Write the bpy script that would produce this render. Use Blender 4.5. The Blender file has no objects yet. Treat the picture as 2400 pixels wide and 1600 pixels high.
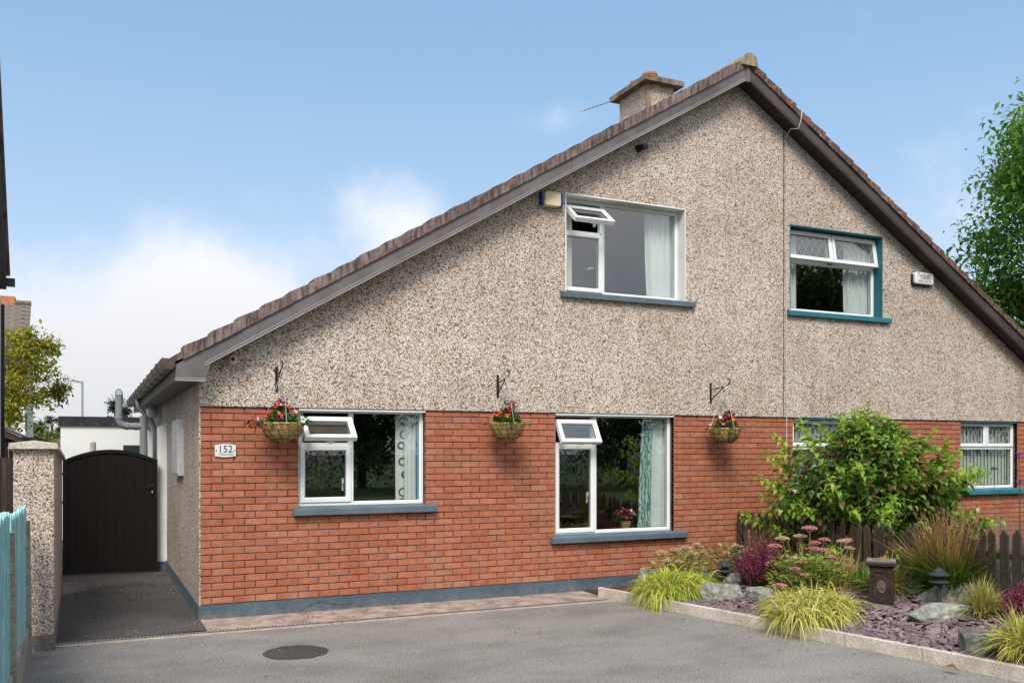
import bpy, bmesh, math, random
from mathutils import Vector, Matrix, noise

R = math.radians
rnd = random.Random(11)
sc = bpy.context.scene
col = sc.collection

# ------------------------------------------------------------------ camera
CAM = Vector((-1.08, -10.05, 1.80))
YAW = math.atan2(.4240, .9057)
FPX = 2126.0                       # focal length in pixels of the 2400 px wide photograph
cd = bpy.data.cameras.new('camera')
cam = bpy.data.objects.new('camera', cd); col.objects.link(cam)
cam.location = CAM
cam.rotation_euler = (R(90), 0, -YAW)
cd.sensor_width = 36; cd.lens = 36 * FPX / 2400
cd.shift_y = 252 / 2400
cd.clip_start = .05; cd.clip_end = 600
sc.camera = cam

# ------------------------------------------------------------------ world, sun, exposure
SUN_EL, SUN_AZ = R(47), R(208)      # azimuth clockwise from +Y (the hazy sun stands behind and left of the camera)
w = bpy.data.worlds.new('World'); sc.world = w; w.use_nodes = True
nt = w.node_tree; nt.nodes.clear()
def wn(t, **k):
    n = nt.nodes.new(t)
    for a, b in k.items(): setattr(n, a, b)
    return n
def wmath(op, a, b=None, c=None):
    n = wn('ShaderNodeMath', operation=op)
    for i, q in enumerate((a, b, c)):
        if q is None: continue
        if isinstance(q, (int, float)): n.inputs[i].default_value = q
        else: nt.links.new(q, n.inputs[i])
    return n.outputs[0]
sky = wn('ShaderNodeTexSky', sky_type='NISHITA'); sky.sun_disc = False
sky.sun_elevation = SUN_EL; sky.sun_rotation = SUN_AZ
sky.air_density = 1.0; sky.dust_density = .6; sky.ozone_density = 2.0; sky.altitude = 30
tc = wn('ShaderNodeTexCoord'); sep = wn('ShaderNodeSeparateXYZ')
nt.links.new(tc.outputs['Generated'], sep.inputs[0])
dx, dy, dz = sep.outputs
# azimuth u (degrees right of the view axis) and tangent of the elevation v
u = wmath('MULTIPLY', wmath('ARCTAN2', wmath('SUBTRACT', wmath('MULTIPLY', dx, math.cos(YAW)), wmath('MULTIPLY', dy, math.sin(YAW))),
          wmath('ADD', wmath('MULTIPLY', dx, math.sin(YAW)), wmath('MULTIPLY', dy, math.cos(YAW)))), 180 / math.pi)
v = wmath('DIVIDE', dz, wmath('SQRT', wmath('ADD', wmath('MULTIPLY', dx, dx), wmath('ADD', wmath('MULTIPLY', dy, dy), 1e-5))))
nz1 = wn('ShaderNodeTexNoise'); nz1.inputs['Scale'].default_value = 9; nz1.inputs['Detail'].default_value = 9; nz1.inputs['Roughness'].default_value = .58
nt.links.new(tc.outputs['Generated'], nz1.inputs['Vector'])
nz2 = wn('ShaderNodeTexNoise'); nz2.inputs['Scale'].default_value = 1.7; nz2.inputs['Detail'].default_value = 6
nt.links.new(tc.outputs['Generated'], nz2.inputs['Vector'])
def blob(u0, v0, su, sv, amp):
    a = wmath('DIVIDE', wmath('SUBTRACT', u, u0), su); b = wmath('DIVIDE', wmath('SUBTRACT', v, v0), sv)
    e = wmath('MULTIPLY', wmath('ADD', wmath('MULTIPLY', a, a), wmath('MULTIPLY', b, b)), -1)
    return wmath('MULTIPLY', wmath('EXPONENT', e), amp)
field = None
for q in [(-28, .03, 13, .145, 1.3), (-17, .085, 6.5, .135, 1.2), (-6, .19, 4.2, .11, .66), (2.8, .362, 3.6, .034, .46),
          (-9, .27, 4, .05, .18), (29, .12, 14, .16, .55), (60, .3, 22, .2, .8), (-75, .35, 25, .25, .8), (120, .4, 35, .4, 1.0), (-140, .5, 40, .45, 1.0), (175, .3, 35, .4, 1.0)]:
    b = blob(*q); field = b if field is None else wmath('ADD', field, b)
field = wmath('ADD', field, wmath('MULTIPLY', wmath('SUBTRACT', nz1.outputs['Fac'], .5), 1.15))
field = wmath('ADD', field, wmath('MULTIPLY', wmath('SUBTRACT', nz2.outputs['Fac'], .5), .5))
up_ = wn('ShaderNodeMapRange', interpolation_type='SMOOTHSTEP'); up_.inputs['From Min'].default_value = .45; up_.inputs['From Max'].default_value = .8; up_.inputs['To Max'].default_value = .55
nt.links.new(dz, up_.inputs['Value']); field = wmath('ADD', field, up_.outputs[0])      # broken cloud overhead
mr = wn('ShaderNodeMapRange', interpolation_type='SMOOTHSTEP'); mr.inputs['From Min'].default_value = .24; mr.inputs['From Max'].default_value = 1.08; mr.inputs['To Max'].default_value = .92
nt.links.new(field, mr.inputs['Value'])
# thin haze that whitens the blue towards the horizon
hz = wn('ShaderNodeMapRange', interpolation_type='SMOOTHSTEP'); hz.inputs['From Min'].default_value = .52; hz.inputs['From Max'].default_value = .05
hz.inputs['To Max'].default_value = 1.0; nt.links.new(v, hz.inputs['Value'])
pale = wn('ShaderNodeMix', data_type='RGBA'); nt.links.new(hz.outputs[0], pale.inputs['Factor'])
pale.inputs[6].default_value = (1.18, 2.02, 3.15, 1); pale.inputs[7].default_value = (2.2, 2.75, 3.4, 1)
blue = wn('ShaderNodeMix', data_type='RGBA'); blue.inputs['Factor'].default_value = .8
nt.links.new(sky.outputs[0], blue.inputs[6]); nt.links.new(pale.outputs[2], blue.inputs[7])
mx = wn('ShaderNodeMix', data_type='RGBA'); nt.links.new(mr.outputs[0], mx.inputs['Factor'])
cc_ = wn('ShaderNodeMix', data_type='RGBA', blend_type='MULTIPLY'); cc_.inputs[0].default_value = 1; cc_.inputs[6].default_value = (3.0, 2.97, 3.06, 1)
gr_ = wmath('ADD', wmath('MULTIPLY', wmath('MAXIMUM', dz, 0.0), 2.0), 1.0)
cmb = wn('ShaderNodeCombineColor')
for i_ in range(3): nt.links.new(gr_, cmb.inputs[i_])
nt.links.new(cmb.outputs[0], cc_.inputs[7])
nt.links.new(blue.outputs[2], mx.inputs[6]); nt.links.new(cc_.outputs[2], mx.inputs[7])
bg = wn('ShaderNodeBackground'); bg.inputs['Strength'].default_value = .10
nt.links.new(mx.outputs[2], bg.inputs['Color'])
out = wn('ShaderNodeOutputWorld'); nt.links.new(bg.outputs[0], out.inputs[0])

sd = bpy.data.lights.new('sun', 'SUN'); sd.energy = 1.5; sd.angle = R(24); sd.color = (1, .94, .85)
so = bpy.data.objects.new('sun', sd); col.objects.link(so)
so.location = (-8, -14, 20)
_s = Vector((math.sin(SUN_AZ) * math.cos(SUN_EL), math.cos(SUN_AZ) * math.cos(SUN_EL), math.sin(SUN_EL)))
so.rotation_euler = _s.to_track_quat('Z', 'Y').to_euler()

vs = sc.view_settings
vs.view_transform = 'Standard'; vs.look = 'None'; vs.gamma = 1; vs.use_curve_mapping = False; vs.exposure = 1.3
sc.render.engine = 'CYCLES'
cy = sc.cycles
cy.use_denoising = True; cy.max_bounces = 6; cy.diffuse_bounces = 3; cy.glossy_bounces = 3; cy.transmission_bounces = 4
cy.transparent_max_bounces = 12; cy.caustics_reflective = False; cy.caustics_refractive = False

# ------------------------------------------------------------------ pixel -> place (2400x1600 photograph)
_F = Vector((math.sin(YAW), math.cos(YAW))); _R = Vector((math.cos(YAW), -math.sin(YAW)))
def ray(px, py):
    a = (px - 1200) / FPX
    return Vector((_F.x + _R.x * a, _F.y + _R.y * a, (1052 - py) / FPX))
def onY(px, py, Y):
    d = ray(px, py); return CAM + d * ((Y - CAM.y) / d.y)
def onZ(px, py, Z):
    d = ray(px, py); return CAM + d * ((Z - CAM.z) / d.z)

# ------------------------------------------------------------------ mesh helpers
WL = {}
def wl(o): return WL.get(o.name, Vector((0, 0, 0))) if o else Vector((0, 0, 0))
class MB:
    def __init__(s): s.v = []; s.f = []; s.m = None
    def add(s, vs, fs):
        o = len(s.v)
        s.v += [tuple(s.m @ Vector(p)) if s.m else tuple(p) for p in vs]
        s.f += [tuple(i + o for i in f) for f in fs]
        return s
    def box(s, x0, x1, y0, y1, z0, z1):
        return s.add([(x0,y0,z0),(x1,y0,z0),(x1,y1,z0),(x0,y1,z0),(x0,y0,z1),(x1,y0,z1),(x1,y1,z1),(x0,y1,z1)],
                     [(0,3,2,1),(4,5,6,7),(0,1,5,4),(1,2,6,5),(2,3,7,6),(3,0,4,7)])
    def prism_xz(s, poly, y0, y1):
        n = len(poly)
        return s.add([(x, y0, z) for x, z in poly] + [(x, y1, z) for x, z in poly],
                     [tuple(range(n)), tuple(reversed(range(n, 2*n)))] + [(i, i+n, (i+1) % n + n, (i+1) % n) for i in range(n)])
    def prism_xy(s, poly, z0, z1):
        n = len(poly)
        return s.add([(x, y, z0) for x, y in poly] + [(x, y, z1) for x, y in poly],
                     [tuple(reversed(range(n))), tuple(range(n, 2*n))] + [(i, (i+1) % n, (i+1) % n + n, i+n) for i in range(n)])
    def prism_yz(s, poly, x0, x1):
        n = len(poly)
        return s.add([(x0, y, z) for y, z in poly] + [(x1, y, z) for y, z in poly],
                     [tuple(reversed(range(n))), tuple(range(n, 2*n))] + [(i, (i+1) % n, (i+1) % n + n, i+n) for i in range(n)])
    def tube(s, pts, r, n=8, caps=True):
        pts = [Vector(p) for p in pts]; k = len(pts)
        rs = r if isinstance(r, (list, tuple)) else [r] * k
        vs = []; fs = []; side = None
        for i, p in enumerate(pts):
            t = (pts[min(i+1, k-1)] - pts[max(i-1, 0)])
            t = t.normalized() if t.length > 1e-9 else Vector((0, 0, 1))
            if side is None:
                ref = Vector((0, 0, 1)) if abs(t.z) < .9 else Vector((1, 0, 0))
                side = t.cross(ref).normalized()
            side = (side - t * side.dot(t)).normalized()
            up = t.cross(side)
            for j in range(n):
                a = 2 * math.pi * j / n
                vs.append(p + (side * math.cos(a) + up * math.sin(a)) * rs[i])
        for i in range(k - 1):
            for j in range(n):
                fs.append((i*n+j, i*n+(j+1) % n, (i+1)*n+(j+1) % n, (i+1)*n+j))
        if caps: fs += [tuple(reversed(range(n))), tuple(range((k-1)*n, k*n))]
        return s.add(vs, fs)
    def lathe(s, prof, n=20, c=(0, 0, 0), wob=0):
        vs = []; fs = []; k = len(prof)
        for r, z in prof:
            for j in range(n):
                a = 2 * math.pi * j / n
                q = r * (1 + (rnd.uniform(-wob, wob) if wob else 0))
                vs.append((c[0] + q * math.cos(a), c[1] + q * math.sin(a), c[2] + z))
        for i in range(k - 1):
            for j in range(n): fs.append((i*n+j, i*n+(j+1) % n, (i+1)*n+(j+1) % n, (i+1)*n+j))
        fs += [tuple(reversed(range(n))), tuple(range((k-1)*n, k*n))]
        return s.add(vs, fs)
    def ring(s, x0, x1, z0, z1, wd, yf, yb, ch=.014):
        prof = [(0, yb), (0, yf + .004), (.004, yf), (wd - ch, yf), (wd, yf + ch), (wd, yb)]
        vs = []; fs = []
        for d, y in prof: vs += [(x0+d, y, z0+d), (x1-d, y, z0+d), (x1-d, y, z1-d), (x0+d, y, z1-d)]
        k = len(prof)
        for i in range(k):
            for j in range(4):
                a, b = i * 4, ((i+1) % k) * 4
                fs.append((a+j, a+(j+1) % 4, b+(j+1) % 4, b+j))
        return s.add(vs, fs)
    def build(s, name, mat, parent=None, smooth=False, fix=True, center=True):
        xs, ys, zs = zip(*s.v)
        c = Vector(((min(xs)+max(xs))/2, (min(ys)+max(ys))/2, min(zs))) if center else wl(parent)
        me = bpy.data.meshes.new(name)
        me.from_pydata([(a-c.x, b-c.y, d-c.z) for a, b, d in s.v], [], s.f)
        if fix:
            bm = bmesh.new(); bm.from_mesh(me); bmesh.ops.recalc_face_normals(bm, faces=bm.faces); bm.to_mesh(me); bm.free()
        if smooth: me.polygons.foreach_set('use_smooth', [True] * len(me.polygons))
        me.materials.append(mat)
        o = bpy.data.objects.new(name, me); col.objects.link(o)
        WL[o.name] = c
        if parent: o.parent = parent
        o.location = c - wl(parent)
        return o
def empty(name, loc):
    o = bpy.data.objects.new(name, None); col.objects.link(o)
    o.location = loc; WL[o.name] = Vector(loc); o.empty_display_size = .1
    return o
def tag(o, label=None, cat=None, group=None, kind=None):
    if label: o['label'] = label
    if cat: o['category'] = cat
    if group: o['group'] = group
    if kind: o['kind'] = kind
    return o
def copy_tree(o, parent=None):
    c = o.copy(); col.objects.link(c)
    if parent: c.parent = parent
    for ch in [x for x in bpy.data.objects if x.parent == o]: copy_tree(ch, c)
    return c
def mesh_obj(name, me, parent, loc, scale=(1, 1, 1), rot=(0, 0, 0)):
    o = bpy.data.objects.new(name, me); col.objects.link(o)
    o.parent = parent; o.location = Vector(loc) - wl(parent); o.scale = scale; o.rotation_euler = rot
    WL[o.name] = Vector(loc)
    return o
def text_part(body, size, loc, mat, parent, name, rotx=90, spacing=1.0, extrude=.0012):
    cu = bpy.data.curves.new('t', 'FONT'); cu.body = body; cu.size = size; cu.align_x = 'CENTER'; cu.align_y = 'CENTER'; cu.extrude = extrude
    cu.space_character = spacing
    t = bpy.data.objects.new('t', cu); col.objects.link(t)
    bpy.context.view_layer.update()
    me = bpy.data.meshes.new_from_object(t.evaluated_get(bpy.context.evaluated_depsgraph_get()))
    bpy.data.objects.remove(t); bpy.data.curves.remove(cu)
    me.materials.clear(); me.materials.append(mat)
    o = mesh_obj(name, me, parent, loc, rot=(R(rotx), 0, 0))
    return o

# ------------------------------------------------------------------ materials
def M0(name):
    m = bpy.data.materials.new(name); m.use_nodes = True
    t = m.node_tree; b = t.nodes['Principled BSDF']
    return m, t, b
def nd(t, typ, **k):
    n = t.nodes.new(typ)
    for a, b in k.items():
        if a in n.inputs: n.inputs[a].default_value = b
        else: setattr(n, a, b)
    return n
def ramp(t, stops, fac, interp='LINEAR'):
    r = t.nodes.new('ShaderNodeValToRGB'); cr = r.color_ramp; cr.interpolation = interp
    while len(cr.elements) > 1: cr.elements.remove(cr.elements[-1])
    cr.elements[0].position = stops[0][0]; cr.elements[0].color = (*stops[0][1], 1)
    for p, c in stops[1:]:
        e = cr.elements.new(p); e.color = (*c, 1)
    t.links.new(fac, r.inputs[0]); return r.outputs[0]
def mixc(t, fac, a, b, mode='MIX'):
    n = t.nodes.new('ShaderNodeMix'); n.data_type = 'RGBA'; n.blend_type = mode
    for s, q in ((n.inputs[0], fac), (n.inputs[6], a), (n.inputs[7], b)):
        if isinstance(q, (int, float)): s.default_value = q
        elif isinstance(q, tuple): s.default_value = (*q, 1) if len(q) == 3 else q
        else: t.links.new(q, s)
    return n.outputs[2]
def mth(t, op, a, b=0.0, clamp=False):
    n = t.nodes.new('ShaderNodeMath'); n.operation = op; n.use_clamp = clamp
    for i, q in enumerate((a, b)):
        if isinstance(q, (int, float)): n.inputs[i].default_value = q
        else: t.links.new(q, n.inputs[i])
    return n.outputs[0]
def coords(t, world=False, scale=(1, 1, 1)):
    if world: s = t.nodes.new('ShaderNodeNewGeometry').outputs['Position']
    else: s = t.nodes.new('ShaderNodeTexCoord').outputs['Object']
    if scale != (1, 1, 1):
        mp = nd(t, 'ShaderNodeMapping'); mp.inputs['Scale'].default_value = scale; t.links.new(s, mp.inputs[0]); s = mp.outputs[0]
    return s
def noise_f(t, vec, scale, detail=4, rough=.55):
    n = nd(t, 'ShaderNodeTexNoise', Scale=scale, Detail=detail, Roughness=rough); t.links.new(vec, n.inputs['Vector']); return n.outputs['Fac']
def bump(t, b, h, strength, dist=.01):
    n = nd(t, 'ShaderNodeBump', Strength=strength, Distance=dist); t.links.new(h, n.inputs['Height']); t.links.new(n.outputs[0], b.inputs['Normal'])
def mottled(name, c1, c2, scale=8, rough=.7, fine=None, fine_amt=.25, bmp=0, bscale=60, world=False, stretch=(1, 1, 1), spec=.4, rndv=0, lo=.35, hi=.65, metal=0):
    m, t, b = M0(name); v = coords(t, world, stretch)
    c = ramp(t, [(lo, c1), (hi, c2)], noise_f(t, v, scale, 6))
    if fine: c = mixc(t, fine_amt, c, ramp(t, [(.35, (.2, .2, .2)), (.65, (1, 1, 1))], noise_f(t, v, fine, 2)), 'MULTIPLY')
    if rndv:
        oi = t.nodes.new('ShaderNodeObjectInfo').outputs['Random']
        isl = t.nodes.new('ShaderNodeNewGeometry').outputs['Random Per Island']
        rr = mth(t, 'FRACT', mth(t, 'ADD', oi, isl))
        c = mixc(t, 1, c, ramp(t, [(0, (1-rndv,)*3), (1, (1, 1, 1))], rr), 'MULTIPLY')
    t.links.new(c, b.inputs['Base Color'])
    b.inputs['Roughness'].default_value = rough; b.inputs['Specular IOR Level'].default_value = spec; b.inputs['Metallic'].default_value = metal
    if bmp: bump(t, b, noise_f(t, v, bscale, 4), bmp, .01)
    return m
def pebble(name, sc_=62, dark=1.0, stretch=(1, 1, 1)):
    m, t, b = M0(name); v = coords(t, True, stretch)
    vo = nd(t, 'ShaderNodeTexVoronoi', Scale=sc_); t.links.new(v, vo.inputs['Vector'])
    sepc = t.nodes.new('ShaderNodeSeparateColor'); t.links.new(vo.outputs['Color'], sepc.inputs[0])
    c = ramp(t, [(0, (.11, .078, .060)), (.10, (.27, .19, .14)), (.20, (.50, .395, .31)), (.32, (.70, .615, .52)), (.55, (.83, .77, .695)), (.93, (.91, .88, .83)), (.975, (.54, .29, .11)), (1, (.44, .21, .07))], sepc.outputs[0])
    gap = ramp(t, [(.34, (1, 1, 1)), (.78, (.36, .29, .25))], vo.outputs['Distance'])
    c = mixc(t, 1, c, gap, 'MULTIPLY')
    v2 = coords(t, True)
    big = ramp(t, [(.30, (.78*dark, .74*dark, .71*dark)), (.62, (1.0*dark, 1.0*dark, 1.0*dark))], noise_f(t, v2, .9, 7, .62))
    c = mixc(t, 1, c, big, 'MULTIPLY')
    # rain streaks running down the render
    st = coords(t, True, (6, 6, .35))
    c = mixc(t, .25, c, ramp(t, [(.35, (.62, .56, .52)), (.55, (1, 1, 1))], noise_f(t, st, 1.0, 5)), 'MULTIPLY')
    t.links.new(c, b.inputs['Base Color']); b.inputs['Roughness'].default_value = .9; b.inputs['Specular IOR Level'].default_value = .25
    bump(t, b, vo.outputs['Distance'], -.55, .008)
    return m
def leafmat(name, stops, trans=.35, rough=.55, tipmix=None):
    m, t, b = M0(name)
    g = t.nodes.new('ShaderNodeNewGeometry')
    oi = t.nodes.new('ShaderNodeObjectInfo').outputs['Random']
    f = mth(t, 'FRACT', mth(t, 'ADD', g.outputs['Random Per Island'], oi))
    c = ramp(t, stops, f)
    v = coords(t)
    c = mixc(t, .5, c, ramp(t, [(.3, (.55, .55, .55)), (.7, (1.25, 1.25, 1.25))], noise_f(t, v, 5, 3)), 'MULTIPLY')
    if tipmix:      # (z0, z1, colour): the plant itself changes colour with height
        s = t.nodes.new('ShaderNodeSeparateXYZ'); t.links.new(v, s.inputs[0])
        mrn = nd(t, 'ShaderNodeMapRange'); mrn.inputs['From Min'].default_value = tipmix[0]; mrn.inputs['From Max'].default_value = tipmix[1]
        t.links.new(mth(t, 'ADD', s.outputs[2], mth(t, 'MULTIPLY', mth(t, 'SUBTRACT', f, .5), .25)), mrn.inputs['Value'])
        c = mixc(t, mrn.outputs[0], c, ramp(t, tipmix[2], f))
    t.links.new(c, b.inputs['Base Color']); b.inputs['Roughness'].default_value = rough; b.inputs['Specular IOR Level'].default_value = .3
    tr = t.nodes.new('ShaderNodeBsdfTranslucent'); t.links.new(c, tr.inputs[0])
    mx = t.nodes.new('ShaderNodeMixShader'); mx.inputs[0].default_value = trans
    t.links.new(b.outputs[0], mx.inputs[1]); t.links.new(tr.outputs[0], mx.inputs[2])
    t.links.new(mx.outputs[0], t.nodes['Material Output'].inputs[0])
    return m

MP = pebble('pebbledash', 84); MPS = MP; MPP = pebble('pebbledash_pier', 96)
def brick_mat():
    m, t, b = M0('red_brick'); v = coords(t, True)
    oi = t.nodes.new('ShaderNodeObjectInfo').outputs['Random']; g = t.nodes.new('ShaderNodeNewGeometry')
    f = mth(t, 'FRACT', mth(t, 'ADD', mth(t, 'MULTIPLY', oi, 7.3), mth(t, 'MULTIPLY', g.outputs['Random Per Island'], 5.1)))
    c = ramp(t, [(0, (.37, .124, .068)), (.3, (.40, .138, .076)), (.75, (.43, .153, .086)), (.95, (.46, .182, .11)), (1, (.34, .12, .070))], f)
    c = mixc(t, .55, c, ramp(t, [(.3, (.62, .55, .52)), (.7, (1.15, 1.15, 1.15))], noise_f(t, v, 14, 5)), 'MULTIPLY')
    # dark pits and pale grains in the wire-cut face
    c = mixc(t, .8, c, ramp(t, [(.30, (.30, .22, .2)), (.42, (1, 1, 1))], noise_f(t, v, 130, 3)), 'MULTIPLY')
    c = mixc(t, ramp(t, [(.66, (0, 0, 0)), (.78, (.45, .45, .45))], noise_f(t, v, 95, 3)), c, (.72, .48, .38))
    # salts and splash dirt: a pale bloom in patches and towards the plinth
    s = t.nodes.new('ShaderNodeSeparateXYZ'); t.links.new(v, s.inputs[0])
    low = nd(t, 'ShaderNodeMapRange'); low.inputs['From Min'].default_value = .75; low.inputs['From Max'].default_value = .1; t.links.new(s.outputs[2], low.inputs['Value'])
    pt = mth(t, 'MULTIPLY', ramp(t, [(.45, (0, 0, 0)), (.72, (1, 1, 1))], noise_f(t, v, 3.2, 6)), mth(t, 'ADD', mth(t, 'MULTIPLY', low.outputs[0], .4), .16))
    c = mixc(t, pt, c, (.46, .28, .20))
    c = mixc(t, mth(t, 'MULTIPLY', ramp(t, [(.70, (0, 0, 0)), (.78, (1, 1, 1))], noise_f(t, v, 26, 2)), .35), c, (.66, .5, .44))
    t.links.new(c, b.inputs['Base Color']); b.inputs['Roughness'].default_value = .88; b.inputs['Specular IOR Level'].default_value = .25
    bump(t, b, noise_f(t, v, 120, 3), .5, .004)
    return m
MBR = brick_mat()
MMORT = mottled('mortar', (.070, .046, .040), (.23, .15, .125), 3.5, .95, 90, .4, .4, 150, True)
def plinth_mat():
    m, t, b = M0('slate_blue_paint'); v = coords(t, True)
    c = ramp(t, [(.3, (.052, .082, .108)), (.7, (.088, .128, .158))], noise_f(t, v, 3, 6))
    s = t.nodes.new('ShaderNodeSeparateXYZ'); t.links.new(v, s.inputs[0])
    lo = nd(t, 'ShaderNodeMapRange'); lo.inputs['From Min'].default_value = .13; lo.inputs['From Max'].default_value = -.01; t.links.new(s.outputs[2], lo.inputs['Value'])
    d = mth(t, 'MULTIPLY', ramp(t, [(.42, (0, 0, 0)), (.66, (1, 1, 1))], noise_f(t, v, 11, 7, .7)), lo.outputs[0])
    c = mixc(t, mth(t, 'MULTIPLY', d, .8), c, (.24, .20, .17))
    c = mixc(t, ramp(t, [(.70, (0, 0, 0)), (.73, (1, 1, 1))], noise_f(t, v, 20, 3)), c, (.19, .20, .205))
    t.links.new(c, b.inputs['Base Color']); b.inputs['Roughness'].default_value = .65
    bump(t, b, noise_f(t, v, 28, 5), .6, .012); return m
MPLINTH = plinth_mat()
MSILL = mottled('blue_grey_sill_paint', (.088, .122, .150), (.118, .158, .190), 5, .5, 60, .1, .2, 60, True)
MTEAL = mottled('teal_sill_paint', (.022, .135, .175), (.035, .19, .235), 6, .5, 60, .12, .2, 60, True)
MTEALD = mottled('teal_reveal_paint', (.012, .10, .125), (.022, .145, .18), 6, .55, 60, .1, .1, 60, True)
MPVC = mottled('white_upvc', (.76, .77, .76), (.82, .83, .82), 2, .35, None, 0, 0, 1, True)
MWHITE = mottled('white_masonry_paint', (.76, .77, .76), (.86, .87, .86), 2.5, .7, 30, .08, .25, 60, True)
MGASK = mottled('black_gasket', (.012, .012, .013), (.02, .02, .02), 5, .6)
MLEAD = mottled('lead_strip', (.30, .32, .33), (.42, .44, .45), 20, .5)
MBARGE_L = mottled('grey_upvc_board', (.125, .105, .108), (.18, .155, .158), 1.2, .42, 3.5, .35, 0, 1, True, (1, 1, .6))
MBARGE_R = mottled('brown_upvc_board', (.058, .045, .043), (.085, .066, .064), 1.2, .38, 3, .25, 0, 1, True)
MSOFF = mottled('brown_soffit', (.022, .015, .013), (.035, .025, .022), 3, .5, None, 0, 0, 1, True)
MSOFF_E = mottled('grey_brown_eave_soffit', (.10, .085, .078), (.16, .135, .12), 3, .6, None, 0, 0, 1, True)
MTRIM = mottled('pale_trim_line', (.24, .22, .22), (.34, .32, .32), 2, .35, None, 0, 0, 1, True)
MGUT = mottled('brown_gutter_plastic', (.07, .045, .038), (.13, .09, .075), 9, .45, 40, .4)
def tile_mat(name, c1, c2, dark, lich):
    m, t, b = M0(name); v = coords(t, True)
    oi = t.nodes.new('ShaderNodeObjectInfo').outputs['Random']
    c = ramp(t, [(.3, c1), (.7, c2)], noise_f(t, v, 9, 5))
    st = coords(t, True, (22, 22, 4))
    c = mixc(t, .85, c, ramp(t, [(.38, dark), (.60, (1, 1, 1))], noise_f(t, st, 1, 5)), 'MULTIPLY')
    c = mixc(t, .6, c, ramp(t, [(0, (.65, .6, .6)), (1, (1.15, 1.1, 1.1))], oi), 'MULTIPLY')
    c = mixc(t, ramp(t, [(.60, (0, 0, 0)), (.68, (.9, .9, .9))], noise_f(t, v, 24, 4)), c, lich)
    t.links.new(c, b.inputs['Base Color']); b.inputs['Roughness'].default_value = .92; b.inputs['Specular IOR Level'].default_value = .2
    bump(t, b, noise_f(t, v, 60, 4), .6, .01)
    return m
MTILE_L = tile_mat('mauve_tile', (.21, .158, .15), (.29, .225, .215), (.24, .20, .18), (.17, .145, .125))
MTILE_R = tile_mat('brown_lichen_tile', (.14, .085, .07), (.22, .14, .115), (.35, .3, .27), (.42, .37, .31))
MRIDGE = tile_mat('lichen_ridge', (.30, .27, .19), (.42, .37, .25), (.45, .4, .3), (.38, .36, .16))
MCHCAP = mottled('weathered_chimney_concrete', (.12, .10, .075), (.34, .28, .21), 7, .95, 45, .5, .6, 40, True)
MMORTSTRIP = mottled('brown_render_strip', (.26, .17, .12), (.36, .25, .18), 8, .9, 60, .3)
MPOT = mottled('terracotta', (.42, .15, .08), (.52, .21, .12), 9, .8)
MROOM = mottled('room_plaster', (.26, .24, .22), (.32, .30, .27), 2, .9)
def asphalt(name, c1, c2, c3, speck):
    m, t, b = M0(name); v = coords(t, True)
    c = ramp(t, [(.28, c1), (.5, c2), (.75, c3)], noise_f(t, v, .55, 8, .6))
    c = mixc(t, .5, c, ramp(t, [(.3, (.52, .505, .49)), (.56, (1.08, 1.08, 1.08))], noise_f(t, coords(t, True, (.8, 1.5, 1)), 1.3, 8, .65)), 'MULTIPLY')
    c = mixc(t, 1, c, ramp(t, [(.32, (.38, .37, .36)), (.5, (1, 1, 1)), (.68, (1.7, 1.67, 1.6))], noise_f(t, v, 52, 5, .8)), 'MULTIPLY')
    vo = nd(t, 'ShaderNodeTexVoronoi', Scale=7.0); t.links.new(v, vo.inputs['Vector'])
    c = mixc(t, ramp(t, [(.025, (1, 1, 1)), (.05, (0, 0, 0))], vo.outputs['Distance']), c, speck)
    t.links.new(c, b.inputs['Base Color']); b.inputs['Roughness'].default_value = .9; b.inputs['Specular IOR Level'].default_value = .25
    bump(t, b, noise_f(t, v, 120, 3), .7, .006)
    return m
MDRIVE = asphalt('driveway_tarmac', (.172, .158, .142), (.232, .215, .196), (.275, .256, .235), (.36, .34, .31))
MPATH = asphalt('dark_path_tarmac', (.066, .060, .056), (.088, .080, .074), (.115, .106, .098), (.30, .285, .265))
MPATCH = asphalt('tarmac_patch', (.050, .046, .044), (.062, .058, .055), (.075, .07, .066), (.2, .19, .18))
MCONC = mottled('pinkish_concrete', (.29, .205, .17), (.54, .43, .37), 4.5, .95, 70, .45, .5, 60, True)
MEDGE = mottled('drain_concrete', (.40, .31, .26), (.52, .43, .36), 7, .95, 70, .3, .3, 60, True)
MGRATE = mottled('galvanised_grate', (.22, .23, .23), (.32, .33, .33), 20, .5, metal=.4)
MDARK = mottled('dark_void', (.01, .01, .01), (.014, .014, .014), 4, .9)
MKERB = mottled('kerb_concrete', (.50, .43, .35), (.68, .61, .52), 5, .95, 55, .35, .6, 50, True)
MPOST = mottled('fence_post_concrete', (.30, .28, .22), (.46, .43, .35), 6, .95, 60, .45, .6, 50)
MTURQ = mottled('turquoise_fence_paint', (.33, .64, .63), (.45, .75, .73), 4, .7, 9, .35, .2, 30, True, (10, 10, 1.2), rndv=.25)
MSTONECAP = mottled('pier_cap_concrete', (.42, .38, .31), (.58, .54, .46), 6, .95, 35, .35, .5, 40)
MGATE = mottled('dark_brown_gate_board', (.0075, .0042, .0034), (.012, .0066, .005), 4, .6, 30, .2, .1, 40, True, (8, 8, .6), spec=.25)
MGATEF = mottled('black_gate_steel', (.003, .0035, .004), (.006, .0065, .007), 6, .5, spec=.3)
MIRON = mottled('black_wrought_iron', (.010, .010, .010), (.018, .018, .018), 15, .4)
MCREAM = mottled('cream_plastic', (.66, .55, .36), (.72, .61, .42), 4, .45)
MBLUEP = mottled('blue_plastic', (.012, .04, .20), (.02, .055, .25), 4, .4)
MWPLAS = mottled('white_plastic', (.70, .70, .69), (.78, .78, .77), 4, .4)
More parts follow.
